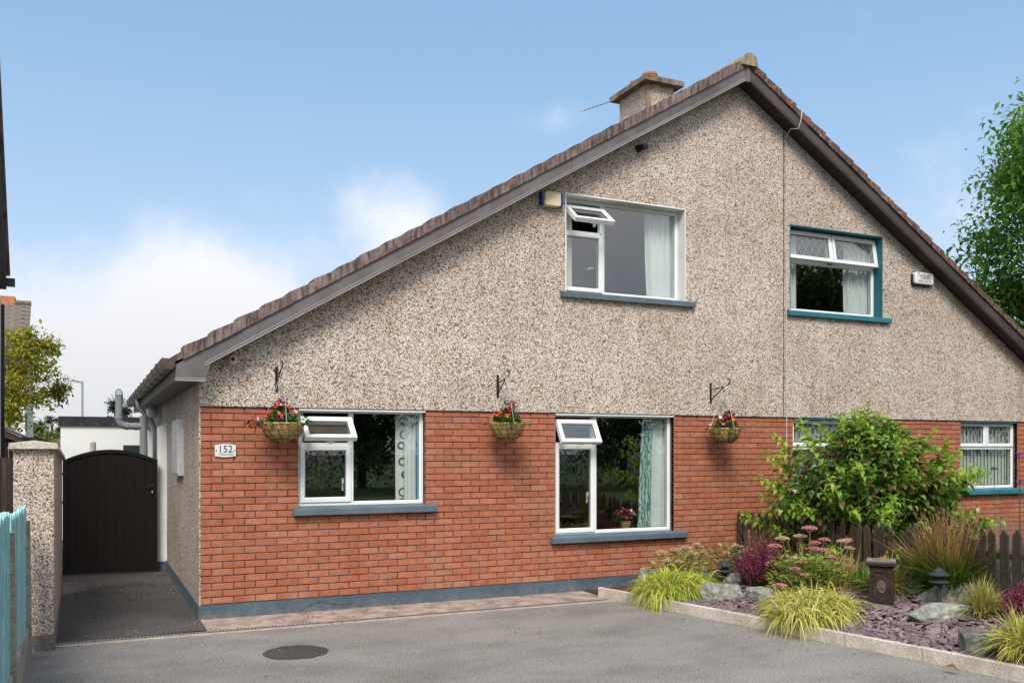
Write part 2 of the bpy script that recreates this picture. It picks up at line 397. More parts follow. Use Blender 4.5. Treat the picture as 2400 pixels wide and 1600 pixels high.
MGPLAS = mottled('grey_pipe_plastic', (.20, .215, .23), (.27, .285, .30), 5, .5)
MLGREY = mottled('pale_grey_cabinet', (.50, .51, .51), (.60, .61, .61), 3, .5, 20, .2)
MBLACKP = mottled('black_plastic', (.012, .012, .013), (.02, .02, .022), 8, .4)
MTXT = mottled('black_lettering', (.01, .01, .01), (.012, .012, .012), 4, .5)
MTXTR = mottled('dark_red_lettering', (.26, .02, .03), (.28, .025, .035), 4, .5)
MTXTB = mottled('blue_lettering', (.02, .16, .40), (.025, .18, .44), 4, .5)
MTXTG = mottled('grey_lettering', (.16, .17, .18), (.18, .19, .2), 4, .5)
MCABLE = mottled('pale_cable', (.46, .42, .36), (.56, .52, .45), 8, .6)
MJOINT = mottled('dark_joint_sealant', (.03, .022, .02), (.05, .04, .035), 8, .9)
def glass_mat(name, base=.07, tint=(.90, .93, .93)):
    m, t, b = M0(name); t.nodes.remove(b)
    tr = t.nodes.new('ShaderNodeBsdfTransparent'); tr.inputs[0].default_value = (*tint, 1)
    gl = t.nodes.new('ShaderNodeBsdfGlossy'); gl.inputs['Roughness'].default_value = 0.0
    g = t.nodes.new('ShaderNodeNewGeometry'); dt = t.nodes.new('ShaderNodeVectorMath'); dt.operation = 'DOT_PRODUCT'
    t.links.new(g.outputs['Incoming'], dt.inputs[0]); t.links.new(g.outputs['Normal'], dt.inputs[1])
    k = mth(t, 'SUBTRACT', 1.0, mth(t, 'ABSOLUTE', dt.outputs['Value']))
    f = mth(t, 'ADD', mth(t, 'MULTIPLY', mth(t, 'POWER', k, 5.0), 1 - base), base, True)
    mx = t.nodes.new('ShaderNodeMixShader'); t.links.new(f, mx.inputs[0]); t.links.new(tr.outputs[0], mx.inputs[1]); t.links.new(gl.outputs[0], mx.inputs[2])
    t.links.new(mx.outputs[0], t.nodes['Material Output'].inputs[0]); return m
MGLASS = glass_mat('window_glass', .13, (.93, .95, .945))
MCURT = mottled('white_curtain', (.80, .84, .82), (.86, .89, .87), 4, .9)
MCURTB = mottled('blue_curtain_lining', (.03, .30, .48), (.04, .34, .52), 4, .9)
def ring_curtain():
    m, t, b = M0('ring_pattern_curtain'); v = coords(t, False, (1, 0, 1))
    vo = nd(t, 'ShaderNodeTexVoronoi', Scale=6.0); vo.inputs['Randomness'].default_value = .35; t.links.new(v, vo.inputs['Vector'])
    c = ramp(t, [(.22, (.8, .8, .76)), (.26, (.10, .10, .10)), (.33, (.10, .10, .10)), (.37, (.8, .8, .76))], vo.outputs['Distance'])
    t.links.new(c, b.inputs['Base Color']); b.inputs['Roughness'].default_value = .9; return m
MRINGS = ring_curtain()
def scroll_curtain():
    m, t, b = M0('scroll_pattern_curtain'); v = coords(t, False, (1, 0, 1))
    n = nd(t, 'ShaderNodeTexWave', Scale=7.0, Distortion=9.0, Detail=2.0); n.inputs['Detail Scale'].default_value = 1.6; t.links.new(v, n.inputs['Vector'])
    c = ramp(t, [(.42, (.10, .26, .24)), (.58, (.52, .64, .60))], n.outputs['Fac'])
    t.links.new(c, b.inputs['Base Color']); b.inputs['Roughness'].default_value = .9; return m
MSCROLL = scroll_curtain()
MBLIND = mottled('cream_vertical_blind', (.74, .82, .72), (.80, .87, .78), 4, .8)
MLINER = mottled('coco_liner', (.36, .21, .07), (.62, .41, .17), 14, .95, 60, .4, .8, 70)
MBASKET = mottled('basket_wire', (.012, .025, .018), (.02, .035, .026), 12, .5)
MCHAIN = mottled('chain_metal', (.60, .60, .57), (.72, .72, .7), 30, .5)
MFOL = leafmat('basket_foliage', [(0, (.03, .09, .015)), (.6, (.06, .16, .02)), (1, (.11, .22, .04))])
def flower(name, c): return leafmat(name, [(0, tuple(x * .8 for x in c)), (1, c)], .2)
MF = dict(red=flower('red_petal', (.62, .012, .03)), pink=flower('hot_pink_petal', (.72, .03, .18)), lilac=flower('lilac_petal', (.45, .12, .42)),
          orange=flower('orange_petal', (.78, .22, .01)), white=flower('white_petal', (.8, .78, .72)))
MROCK = mottled('grey_green_rock', (.20, .205, .175), (.44, .44, .38), 4.5, .95, 26, .5, 1, 16)
MROCKB = mottled('brown_grey_rock', (.10, .095, .08), (.25, .235, .20), 5, .95, 26, .5, 1, 16)
MSLATE = mottled('purple_slate', (.23, .155, .165), (.40, .295, .305), 6, .8, 40, .3, .3, 30, rndv=.6)
MSLAB = mottled('purple_slate_slab', (.20, .145, .15), (.31, .24, .245), 6, .85, 40, .3, .4, 30)
MSOIL = mottled('bed_soil', (.040, .026, .020), (.085, .055, .044), 8, .95, 60, .4, .8, 40, True)
MWOODF = mottled('dark_stained_picket', (.045, .031, .023), (.115, .078, .056), 5, .9, 40, .35, .5, 40, False, (14, 14, 1.2), rndv=.4)
def mossy(m):
    return m
MSUN = mottled('bronze_patina_stone', (.008, .006, .005), (.062, .026, .010), 9, .55, 50, .4, .5, 40)
MSUNTOP = mottled('grey_sundial_top', (.16, .155, .15), (.26, .25, .24), 9, .7)
MBRASS = mottled('brass_dial', (.24, .18, .08), (.34, .26, .13), 12, .5, metal=.4)
MLAMP = mottled('charcoal_lamp_paint', (.030, .034, .040), (.048, .053, .060), 10, .55)
MTIMBER = mottled('pale_fence_timber', (.24, .19, .145), (.36, .29, .225), 3, .9, 20, .3, .3, 30, True, (12, 12, .7), rndv=.3)
MSHED = mottled('brown_shed_timber', (.15, .085, .055), (.26, .155, .105), 3, .9, 20, .3, .3, 30, True, (10, 10, .7), rndv=.25)
MSHEDB = mottled('shed_bargeboard', (.26, .22, .15), (.38, .33, .24), 3, .9)
MRENDER = mottled('white_render', (.72, .73, .71), (.80, .80, .78), 1.2, .9, None, 0, .1, 60, True)
MCREAMW = mottled('cream_render', (.60, .56, .48), (.70, .66, .58), 2, .9, 30, .15, .2, 60, True)
MFASC = mottled('charcoal_fascia', (.018, .019, .022), (.028, .030, .034), 2, .5)
MFARTILE = mottled('far_roof_tile', (.11, .09, .08), (.26, .22, .19), 6, .95, 20, .4, .4, 30)
MFARTILE2 = mottled('brown_far_roof', (.12, .085, .07), (.2, .15, .12), 6, .95, 14, .4)
MLAMPP = mottled('galvanised_lamp_post', (.30, .32, .34), (.38, .40, .42), 3, .5, metal=.3)
MBARK = mottled('bark', (.06, .045, .032), (.13, .10, .075), 9, .95, 40, .4, .8, 30)
MTWIG = mottled('bush_stem', (.06, .035, .022), (.11, .07, .04), 9, .9)
MGRASSG = mottled('lawn', (.05, .10, .02), (.09, .16, .035), 1.5, .95, 40, .3, .5, 30, True)
MGROUND = mottled('far_ground', (.09, .10, .06), (.14, .13, .09), .5, .95, 10, .3, 0, 1, True)

# ================================================================== THE SETTING
def sheet(name, poly, z, mat, kind='structure', sub=None):
    m = MB(); m.add([(x, y, z) for x, y in poly], [tuple(range(len(poly)))])
    o = m.build(name, mat, fix=False); tag(o, kind=kind); return o
sheet('ground', [(-260, -260), (260, -260), (260, 260), (-260, 260)], -.03, MGROUND)
sheet('lawn', [(-60, -80), (80, -80), (80, -17), (-60, -17)], -.012, MGRASSG)
sheet('driveway', [(-1.62, -15), (7.0, -15), (7.0, -.72), (-1.62, -.72)], 0, MDRIVE)
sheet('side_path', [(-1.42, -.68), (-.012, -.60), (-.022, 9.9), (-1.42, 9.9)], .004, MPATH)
sheet('house_apron', [(-.006, -.69), (4.75, -.69), (4.75, .0), (-.006, .0)], .006, MCONC)
sheet('neighbour_garden', [(7.0, -15), (20, -15), (20, 0), (7.0, 0)], -.004, MSOIL)
pm = MB(); pc = Vector((.592, -1.955)); n = 30
pm.add([(pc.x + (.285 + rnd.uniform(-.012, .012)) * math.cos(6.2832 * i / n), pc.y + (.285 + rnd.uniform(-.012, .012)) * math.sin(6.2832 * i / n), .004) for i in range(n)], [tuple(range(n))])
tag(pm.build('tarmac_patch', MPATCH, fix=False), kind='structure')
# long patches of dark staining are left to the tarmac material

# the raised garden bed between the kerb and the picket fence
KERB = [(4.545, -.50), (4.66, -1.02), (4.80, -1.72), (4.93, -2.38), (5.06, -3.10), (5.20, -3.82), (5.34, -4.55), (5.46, -5.40), (5.56, -6.25)]
def kerb_x(y):
    for (xa, ya), (xb, yb) in zip(KERB, KERB[1:]):
        if yb <= y <= ya: return xa + (xb - xa) * (ya - y) / (ya - yb)
    return KERB[0][0] if y > KERB[0][1] else KERB[-1][0]
def bed_z(x, y):
    t = max(0, min(1, (x - kerb_x(y) - .05) / 2.0)); t = t * t * (3 - 2 * t)
    g = max(0, min(1, (-.35 - y) / 1.2))
    return .075 + .21 * t * (.35 + .65 * g) + .02 * noise.noise(Vector((x * 2, y * 2, 0)))
bm_ = MB(); nx, ny = 26, 60
vs_ = []
for j in range(ny + 1):
    y = -.34 - (6.2 - .34) * j / ny if False else -.36 - 5.9 * j / ny
    x0 = kerb_x(y) + .045
    for i in range(nx + 1):
        x = x0 + (7.3 - x0) * i / nx; vs_.append((x, y, bed_z(x, y)))
bm_.add(vs_, [(j*(nx+1)+i, j*(nx+1)+i+1, (j+1)*(nx+1)+i+1, (j+1)*(nx+1)+i) for j in range(ny) for i in range(nx)])
tag(bm_.build('garden_bed', MSOIL, smooth=True), kind='structure')
sheet('bed_margin', [(4.6, -.46), (7.3, -.46), (7.3, 0), (4.6, 0)], .014, MSOIL)

# ================================================================== THE HOUSE
house = empty('semi_detached_house', (7.05, 0, 0))
tag(house, 'semi-detached house with pebbledash gable above a red brick ground floor', 'house')
AX, AZ, SL, SR = 7.05, 6.99, .592, .606
XL, XR, YB = 0.0, 14.1, 8.7
def bt(x): return AZ - (SL * (AX - x) if x < AX else SR * (x - AX))
BRT = 2.255
OPN = dict(w1=(1.03, 2.505, 1.14, BRT), w2=(4.226, 6.008, .695, BRT), w3=(4.356, 6.188, 3.765, 5.015), w4=(7.989, 9.795, 3.765, 5.0), w5=(8.069, 10.06, 1.14, BRT), w6=(11.516, 12.86, 1.14, BRT))
# --- walls
m = MB()
xs = sorted({-.012, OPN['w3'][0], OPN['w3'][1], AX, OPN['w4'][0], OPN['w4'][1], XR})
for xa, xb in zip(xs, xs[1:]):
    hole = next((o for k, o in OPN.items() if k in ('w3', 'w4') and o[0] <= xa + .001 and o[1] >= xb - .001), None)
    ta, tb = bt(xa) - .13, bt(xb) - .13
    if hole:
        m.prism_xz([(xa, BRT), (xb, BRT), (xb, hole[2]), (xa, hole[2])], -.015, .28)
        m.prism_xz([(xa, hole[3]), (xb, hole[3]), (xb, tb), (xa, ta)], -.015, .28)
    else: m.prism_xz([(xa, BRT), (xb, BRT), (xb, tb), (xa, ta)], -.015, .28)
tag(m.build('gable_wall', MP, house), label='pebbledash gable wall speckled cream and brown')
m = MB(); m.box(-.012, .28, .012, YB, .15, 2.60)
m.build('side_wall', MPS, house)
m = MB(); m.prism_xz([(.28, 0), (XR, 0), (XR, bt(XR) - .13), (AX, AZ - .13), (.28, bt(.28) - .13)], YB - .28, YB); m.box(XR - .28, XR, .3, YB, 0, 2.6); m.build('rear_wall', MPS, house)
m = MB(); m.box(7.83, 7.98, .28, YB - .3, .1, 6.2); m.box(.28, 7.83, 4.6, 4.72, .1, 2.41); m.box(7.98, XR - .3, 4.6, 4.72, .1, 2.41)
m.prism_xz([(3.3, 2.61), (7.82, 2.61), (7.82, bt(7.82) - .2), (AX, AZ - .2), (3.3, bt(3.3) - .2)], 4.6, 4.72); m.prism_xz([(7.99, 2.61), (11.5, 2.61), (11.5, bt(11.5) - .2), (7.99, bt(7.99) - .2)], 4.6, 4.72)
m.prism_yz([(.3, 2.61), (4.6, 2.61), (4.6, bt(3.3) - .2), (.3, bt(3.3) - .2)], 3.3, 3.4)
m.box(3.4, 3.5, .28, 4.6, .1, 2.4); m.box(10.8, 10.9, .28, 4.6, .1, 2.4)
m.build('partition_wall', MROOM, house)
m = MB(); m.box(.28, XR - .28, .28, YB - .28, 2.42, 2.60); m.build('upper_floor', MROOM, house)
m = MB(); m.box(.28, XR - .28, .28, YB - .28, .02, .10); m.build('ground_floor', MROOM, house)
# --- mortar backing of the brickwork, with openings
m = MB(); lows = ['w1', 'w2', 'w5', 'w6']; prev = 0.003
for k in lows:
    o = OPN[k]
    m.box(prev, o[0] - .004, .009, .28, .15, BRT - .001); m.box(o[0] - .004, o[1] + .004, .009, .28, .15, o[2] - .02); prev = o[1] + .004
m.box(prev, XR, .009, .28, .15, BRT - .001)
mort = m.build('brickwork', MMORT, house); tag(mort, label='red brick ground floor wall with dark recessed mortar joints')
# --- bricks
def brick_mesh(seed):
    q = random.Random(seed); b = MB(); L, H, D, c = .5, .0325, .05, .004
    j = lambda: q.uniform(-.0012, .0012)
    f = [(-L, 0+c, -H), (L, c, -H), (L, c, H), (-L, c, H)]
    cx_ = .02
    fr = [(-L + cx_ + j(), j() * .6, -H + c + j()), (L - cx_ + j(), j() * .6, -H + c + j()), (L - cx_ + j(), j() * .6, H - c + j()), (-L + cx_ + j(), j() * .6, H - c + j())]
    bk = [(-L, D, -H), (L, D, -H), (L, D, H), (-L, D, H)]
    b.add(fr + f + bk, [(0, 1, 2, 3)] + [(i, i+4, (i+1) % 4 + 4, (i+1) % 4) for i in range(4)] + [(i+4, i+8, (i+1) % 4 + 8, (i+1) % 4 + 4) for i in range(4)])
    return b
BMS = []
for s in range(6):
    b = brick_mesh(s); me = bpy.data.meshes.new('brick'); me.from_pydata(b.v, [], b.f); me.materials.append(MBR)
    bm = bmesh.new(); bm.from_mesh(me); bmesh.ops.recalc_face_normals(bm, faces=bm.faces); bm.to_mesh(me); bm.free(); BMS.append((b, me))
PITCH, CO = .2285, .0751
spots = []
for k in range(28):
    z = .153 + k * CO + CO / 2 + .0005
    x = .002 if k % 2 else -.1125
    while x < XR:
        xa, xb = max(x, .002), min(x + PITCH - .011, XR - .01)
        segs = [(xa, xb)]
        for w_ in lows:
            o = OPN[w_]
            if o[2] - .045 < z < o[3]:
                ns = []
                for a, b in segs:
                    if b <= o[0] or a >= o[1]: ns.append((a, b)); continue
                    if a < o[0] - .004: ns.append((a, o[0] - .004))
                    if b > o[1] + .004: ns.append((o[1] + .004, b))
                segs = ns
        for a, b in segs:
            if b - a > .028: spots.append((a, b, z))
        x += PITCH
spots.sort(key=lambda q: q[0])
stuff = MB()
for i, (a, b, z) in enumerate(spots):
    bb, me = BMS[rnd.randrange(6)]
    loc = Vector(((a + b) / 2, rnd.uniform(-.0015, .002), z + rnd.uniform(-.001, .001)))
    if i < 300: mesh_obj('brick', me, mort, loc, (b - a, 1, rnd.uniform(.985, 1.01)), (0, rnd.uniform(-.004, .004), 0))
    else: stuff.add([(x * (b - a) + loc.x, y + loc.y, zz + loc.z) for x, y, zz in bb.v], bb.f)
tag(stuff.build('bricks', MBR, mort, center=False), kind='stuff')
# --- plinth
m = MB(); m.box(-.024, XR, -.024, .2, -.02, .151); m.box(-.024, .2, .2, YB, -.02, .151)
pl = m.build('plinth', MPLINTH, house)
m = MB()      # cracked patch low on the painted plinth
pts = [(1.02, .012), (1.09, .05), (1.18, .085), (1.27, .105), (1.31, .088), (1.38, .075), (1.47, .06), (1.58, .055), (1.66, .035), (1.72, .03)]
for (xa, za), (xb, zb) in zip(pts, pts[1:]): m.add([(xa, -.0255, za), (xb, -.0255, zb), (xb, -.0255, zb + rnd.uniform(.003, .007)), (xa, -.0255, za + rnd.uniform(.003, .007))], [(0, 1, 2, 3)])
m.build('crack', MJOINT, pl, fix=False)
# --- party joint down the pebbledash
m = MB(); m.box(7.872, 7.884, -.0175, -.010, BRT, bt(7.88) - .19); m.build('party_joint', MJOINT, house)
m = MB(); m.box(.0, XR, -.019, .0, BRT - .006, BRT + .001); m.build('bell_trim', MJOINT, house)

# --- roof: slabs of tile courses, verge tiles, ridge tiles
m = MB()
G = .267
for side in (-1, 1):
    n = 27 if side < 0 else 27
    for k in range(n):
        xa = AX + side * G * k; xb = AX + side * (G * (k + 1) + .03)
        za, zb = bt(xa) + .075, bt(xb) + .118
        m.prism_xz([(xa, za - .06), (xb, zb - .06), (xb, zb), (xa, za + .002)], .02, YB + .25)
roof = m.build('roof_tiles', MTILE_R, house); tag(roof, kind='stuff')
for side, mat_, hh in ((-1, MTILE_L, .115), (1, MTILE_R, .09)):
    for k in range(27):
        xa = AX + side * (G * k + .0 if k else .02); xb = AX + side * (G * (k + 1) + .032)
        ra, rb = rnd.uniform(-.004, .004), rnd.uniform(-.006, .006)
        v_ = MB(); yo = rnd.uniform(-.006, .006)
        v_.prism_xz([(xa, bt(xa) + .004), (xb, bt(xb) + .004 + .004), (xb + side * .004, bt(xb) + hh + .032 + rb), (xa, bt(xa) + hh + ra)], -.268 + yo, .018)
        v_.build('verge_tile', mat_, roof)
rt = MB(); prof = [(math.cos(a) * .125, math.sin(a) * .125) for a in [math.pi * i / 10 for i in range(11)]]
poly = [(AX + x * (1.0), 7.03 + z * 1.05) for x, z in prof] + [(AX - .135, 7.0), (AX + .135, 7.0)][0:0]
poly = [(AX + .13, 6.99)] + poly + [(AX - .13, 6.99)]
for k in range(20):
    y0 = -.30 + .455 * k
    if 1.62 < y0 + .22 < 3.1: continue
    q = MB(); q.prism_xz(poly, y0, y0 + .447); q.build('ridge_tile', MRIDGE, roof, smooth=False)
# --- bargeboards, soffits, eaves
def barge(name, xa, xb, mat_, side):
    b = MB(); h = .172
    b.prism_xz([(xa, bt(xa) - h), (xb, bt(xb) - h), (xb, bt(xb) + .002), (xa, bt(xa) + .002)], -.245, -.222)
    o = b.build(name, mat_, house)
    for d, hh, yy, mm in ((.000, .016, -.252, MTRIM if side < 0 else MBARGE_R), (.030, .012, -.2505, MTRIM if side < 0 else MBARGE_R), (.160, .010, -.249, mat_)):
        t_ = MB(); t_.prism_xz([(xa, bt(xa) - h + d), (xb, bt(xb) - h + d), (xb, bt(xb) - h + d + hh), (xa, bt(xa) - h + d + hh)], yy, -.244)
        t_.build('moulding', mm, o)
barge('bargeboard', .02, 4.318, MBARGE_L, -1); barge('bargeboard', 4.322, AX - .02, MBARGE_L, -1)
barge('bargeboard', AX + .02, 9.72, MBARGE_R, 1); barge('bargeboard', 9.724, XR + .3, MBARGE_R, 1)
m = MB(); m.prism_xz([(AX - .03, AZ - .205), (AX + .03, AZ - .205), (AX + .03, AZ), (AX - .03, AZ)], -.256, -.221); m.build('apex_cover', MBARGE_L, house)
m = MB(); m.prism_xz([(-.268, 2.502), (.022, 2.502), (.075, bt(.075) - .175), (.02, bt(.02)), (-.268, bt(-.268) + .002)], -.2465, -.20)
box_end = m.build('box_end', MBARGE_L, house)
m = MB(); m.box(-.27, .024, -.255, -.244, 2.496, 2.512); m.box(-.27, .024, -.252, -.244, 2.520, 2.530); m.build('moulding', MTRIM, box_end)
m = MB(); m.prism_xz([(-.012, bt(-.012) - .21), (.024, bt(.024) - .21), (.04, bt(.04) - .01), (-.002, bt(-.002) - .01)], -.2495, -.244); m.build('joint_cover', MBARGE_L, box_end)
m = MB()
for xz in ((-.24, 2.56), (-.24, 2.62), (-.03, 2.56), (0.0, 2.70), (.05, 2.76), (-.13, 2.67)): m.lathe([(.005, 0), (.005, .003)], 8, (0, 0, 0)) if False else m.box(xz[0]-.004, xz[0]+.004, -.2525, -.246, xz[1]-.004, xz[1]+.004)
m.build('rivets', MTRIM, box_end)
for side, xa, xb in ((-1, .0, AX), (1, AX, XR + .3)):
    m = MB(); k = 0; x = xa
    while x < xb - .01:        # soffit of narrow boards
        xe = min(x + .10, xb)
        m.prism_xz([(x + .003, bt(x + .003) - .158), (xe - .003, bt(xe - .003) - .158), (xe - .003, bt(xe - .003) - .147), (x + .003, bt(x + .003) - .147)], -.225, .0); x = xe
    tag(m.build('verge_soffit', MSOFF, house), kind='stuff')
    m = MB(); m.prism_xz([(xa, bt(xa) - .149), (xb, bt(xb) - .149), (xb, bt(xb) - .135), (xa, bt(xa) - .135)], -.222, .0); m.build('soffit_backing', MSOFF, house)
m = MB()
for k in range(10): m.box(-.262, -.012, -.20 + .9 * k, -.205 + .9 * (k + 1), 2.503, 2.512)
m.build('eave_soffit', MSOFF_E, house)
m = MB(); m.box(-.272, -.258, -.20, YB + .2, 2.495, 2.66); m.build('fascia', MSOFF_E, house)
# gutter: ogee trough with unions
gp = [(-.275, 2.715), (-.275, 2.635), (-.300, 2.608), (-.365, 2.612), (-.395, 2.665), (-.40, 2.722), (-.392, 2.722), (-.385, 2.668), (-.36, 2.622), (-.302, 2.618), (-.283, 2.642), (-.283, 2.715)]
m = MB(); m.prism_xz(gp, -.262, YB + .3)
gut = m.build('gutter', MGUT, house)
m = MB(); m.prism_xz([gp[i] for i in (0, 1, 2, 3, 4, 5)], -.266, -.258); m.build('gutter_end', MGUT, gut)
gp2 = [(-.272, 2.72), (-.272, 2.63), (-.298, 2.598), (-.370, 2.602), (-.405, 2.662), (-.411, 2.728), (-.404, 2.728), (-.275, 2.72)]
for k in range(11):
    m = MB(); y0 = .55 + .78 * k; m.prism_xz(gp2[:7], y0, y0 + .07); m.build('gutter_union', MGUT, gut)
for k in range(29):        # the lowest row of tiles stands out over the gutter
    y0 = -.2 + .31 * k; m = MB()
    m.prism_xz([(-.02, bt(-.02) + .03), (-.335, bt(-.335) + .035), (-.34, bt(-.34) + .10), (-.02, bt(-.02) + .12)], y0, y0 + .296 + rnd.uniform(-.004, .004)); m.build('eave_tile', MTILE_L, roof)
# --- chimney
m = MB(); m.box(6.92, 7.42, 2.0, 2.83, 6.2, 7.58); ch = m.build('chimney', MP, house)
m = MB(); m.box(6.905, 6.975, 1.985, 2.04, 6.3, 7.58); m.build('corner_strip', MMORTSTRIP, ch)
m = MB(); m.box(6.80, 7.54, 1.88, 2.95, 7.57, 7.65)
m.add([(6.80, 1.88, 7.65), (7.54, 1.88, 7.65), (7.54, 2.95, 7.65), (6.80, 2.95, 7.65), (6.98, 2.1, 7.72), (7.36, 2.1, 7.72), (7.36, 2.73, 7.72), (6.98, 2.73, 7.72)],
      [(0, 1, 5, 4), (1, 2, 6, 5), (2, 3, 7, 6), (3, 0, 4, 7), (4, 5, 6, 7)])
m.build('chimney_cap', MCHCAP, ch)
for py in (2.25, 2.6):
    m = MB(); m.lathe([(.115, 7.68), (.115, 7.80), (.125, 7.805), (.125, 7.835), (.10, 7.835), (.10, 7.72)], 20, (7.13, py, 0)); m.build('chimney_pot', MPOT, ch, smooth=False)

# --- windows
def sill(o, xa, xb, z, mat_, yo=-.075, yb=.12):
    m = MB(); m.prism_yz([(yo, z - .068), (yo, z - .008), (yo + .012, z), (yb, z + .035), (yb, z - .068)], xa, xb)
    return m.build('window_sill', mat_, o)
def reveal(o, k, mat_, yf):
    a, b, c, d = OPN[k]; t_ = .012
    m = MB(); m.box(a, a + t_, -.019, yf + .02, c + .004, d); m.box(b - t_, b, -.019, yf + .02, c + .004, d); m.box(a - .0, b + .0, -.0195, yf + .02, d - t_, d + .003)
    m.build('window_reveal', mat_, o)
def pane(o, xa, xb, za, zb, y, mtx=None):
    m = MB(); m.m = mtx; m.box(xa, xb, y, y + .006, za, zb); m.build('pane', MGLASS, o)
    m = MB(); m.m = mtx; m.ring(xa - .004, xb + .004, za - .004, zb + .004, .010, y - .004, y + .001, .002); m.build('gasket', MGASK, o)
def lattice(o, xa, xb, za, zb, y, mtx=None, dx_=.125, dz_=.20):
    m = MB(); m.m = mtx; w_ = .0034
    for s in (1, -1):
        x = xa - (zb - za)
        c = xa - 3
        k = -40
        while k < 80:
            # line x = xa + k*dx_ + s*(z-za)*dx_/dz_*1.0
            x0 = xa + k * dx_; g = s * dx_ / dz_
            z_a, z_b = za, zb
            if g > 0: z_a = max(za, za + (xa - x0) / g); z_b = min(zb, za + (xb - x0) / g)
            else: z_a = max(za, za + (xb - x0) / g); z_b = min(zb, za + (xa - x0) / g)
            if z_b - z_a > .004:
                p, q = x0 + g * (z_a - za), x0 + g * (z_b - za)
                m.prism_xz([(p - w_, z_a), (p + w_, z_a), (q + w_, z_b), (q - w_, z_b)], y - .0022 + .0004 * s, y - .0008 + .0004 * s)
            k += 1
    m.build('lead_lattice', MLEAD, o)
def rot_top(z, y, deg):   # top-hung sash swung outwards about its upper edge
    return Matrix.Translation((0, y, z)) @ Matrix.Rotation(R(-deg), 4, 'X') @ Matrix.Translation((0, -y, -z))
def handle(o, x, z, y, mtx=None, ln=.11):
    m = MB(); m.m = mtx; m.box(x - .012, x + .012, y, y + .02, z - .03, z + .03); m.box(x - .008, x + .008, y + .015, y + .03, z - ln, z + .01); m.build('handle', MWPLAS, o)
def frame(k, yf, bars, name='window', fw=.045):
    a, b, c, d = OPN[k]
    if yf > .1: a += .012; b -= .012; d -= .012
    c += .03 if yf > .1 else .022
    m = MB(); m.ring(a + .002, b - .002, c, d - .003, fw, yf, yf + .07)
    for (xa, xb, za, zb) in bars: m.box(xa, xb, yf + .003, yf + .066, za, zb)
    return m.build(name, MPVC, house), (a, b, c, d)

# w1 (left ground floor)
o, (a, b, c, d) = frame('w1', .075, [(1.615, 1.665, 1.21, 2.21), (1.08, 1.62, 1.825, 1.872)])
m = MB(); m.ring(1.058, 1.635, 1.203, 1.838, .058, .060, .12); m.build('casement', MPVC, o)
pane(o, 1.114, 1.579, 1.259, 1.782, .085); handle(o, 1.55, 1.44, .10)
pane(o, 1.662, 2.462, 1.205, 2.208, .095)
mt = Matrix.Translation((0, -.015, -.045)) @ rot_top(2.20, .055, 47)
m = MB(); m.m = mt; m.ring(1.055, 1.635, 1.865, 2.205, .060, .045, .105); m.build('casement', MPVC, o)
pane(o, 1.113, 1.577, 1.923, 2.147, .075, mt); m = MB(); m.m = mt; m.box(1.30, 1.40, .10, .125, 1.872, 1.89); m.box(1.335, 1.365, .115, .15, 1.865, 1.88); m.build('handle', MWPLAS, o)
sill(o, .962, 2.635, 1.142, MSILL)
m = MB(); m.box(1.03, 2.505, -.012, .09, BRT - .028, BRT - .004); m.build('window_head', MPVC, o)
# w2 (tall ground floor window)
o, (a, b, c, d) = frame('w2', .075, [(4.80, 4.862, .76, 2.21), (4.28, 4.81, 1.838, 1.885)])
m = MB(); m.ring(4.262, 4.832, .738, 1.850, .058, .060, .12); m.build('casement', MPVC, o)
pane(o, 4.318, 4.776, .794, 1.794, .085); handle(o, 4.745, 1.22, .10)
pane(o, 4.858, 5.966, .762, 2.205, .095)
mt = Matrix.Translation((0, -.01, -.03)) @ rot_top(2.20, .055, 30)
m = MB(); m.m = mt; m.ring(4.258, 4.832, 1.872, 2.205, .060, .045, .105); m.build('casement', MPVC, o)
pane(o, 4.316, 4.774, 1.93, 2.147, .075, mt); m = MB(); m.m = mt; m.box(4.50, 4.60, .10, .125, 1.878, 1.896); m.box(4.535, 4.555, .115, .14, 1.885, 1.95); m.build('handle', MWPLAS, o)
sill(o, 4.150, 6.19, .695, MSILL)
m = MB(); m.box(4.226, 6.008, -.012, .09, BRT - .028, BRT - .004); m.build('window_head', MPVC, o)
# w3 (white upper window)
o, (a, b, c, d) = frame('w3', .14, [(4.955, 5.02, 3.82, 4.97), (4.40, 4.97, 4.55, 4.60)])
m = MB(); m.ring(4.412, 4.985, 3.822, 4.572, .055, .125, .19); m.build('casement', MPVC, o)
pane(o, 4.465, 4.932, 3.875, 4.519, .15)
m = MB(); m.tube([(4.80, .2, 4.13), (4.84, .22, 4.15), (4.90, .22, 4.16)], .010, 6); m.build('handle', MWPLAS, o)
pane(o, 5.017, 6.134, 3.835, 4.962, .16)
mt = Matrix.Translation((0, -.02, -.055)) @ rot_top(4.955, .12, 52)
m = MB(); m.m = mt; m.ring(4.412, 4.985, 4.59, 4.958, .055, .11, .17); m.build('casement', MPVC, o)
pane(o, 4.466, 4.931, 4.644, 4.904, .14, mt); m = MB(); m.m = mt; m.box(4.66, 4.76, .165, .19, 4.60, 4.618); m.box(4.695, 4.725, .18, .22, 4.59, 4.61); m.build('handle', MWPLAS, o)
sill(o, 4.285, 6.315, 3.772, MSILL); reveal(o, 'w3', MWHITE, .14)
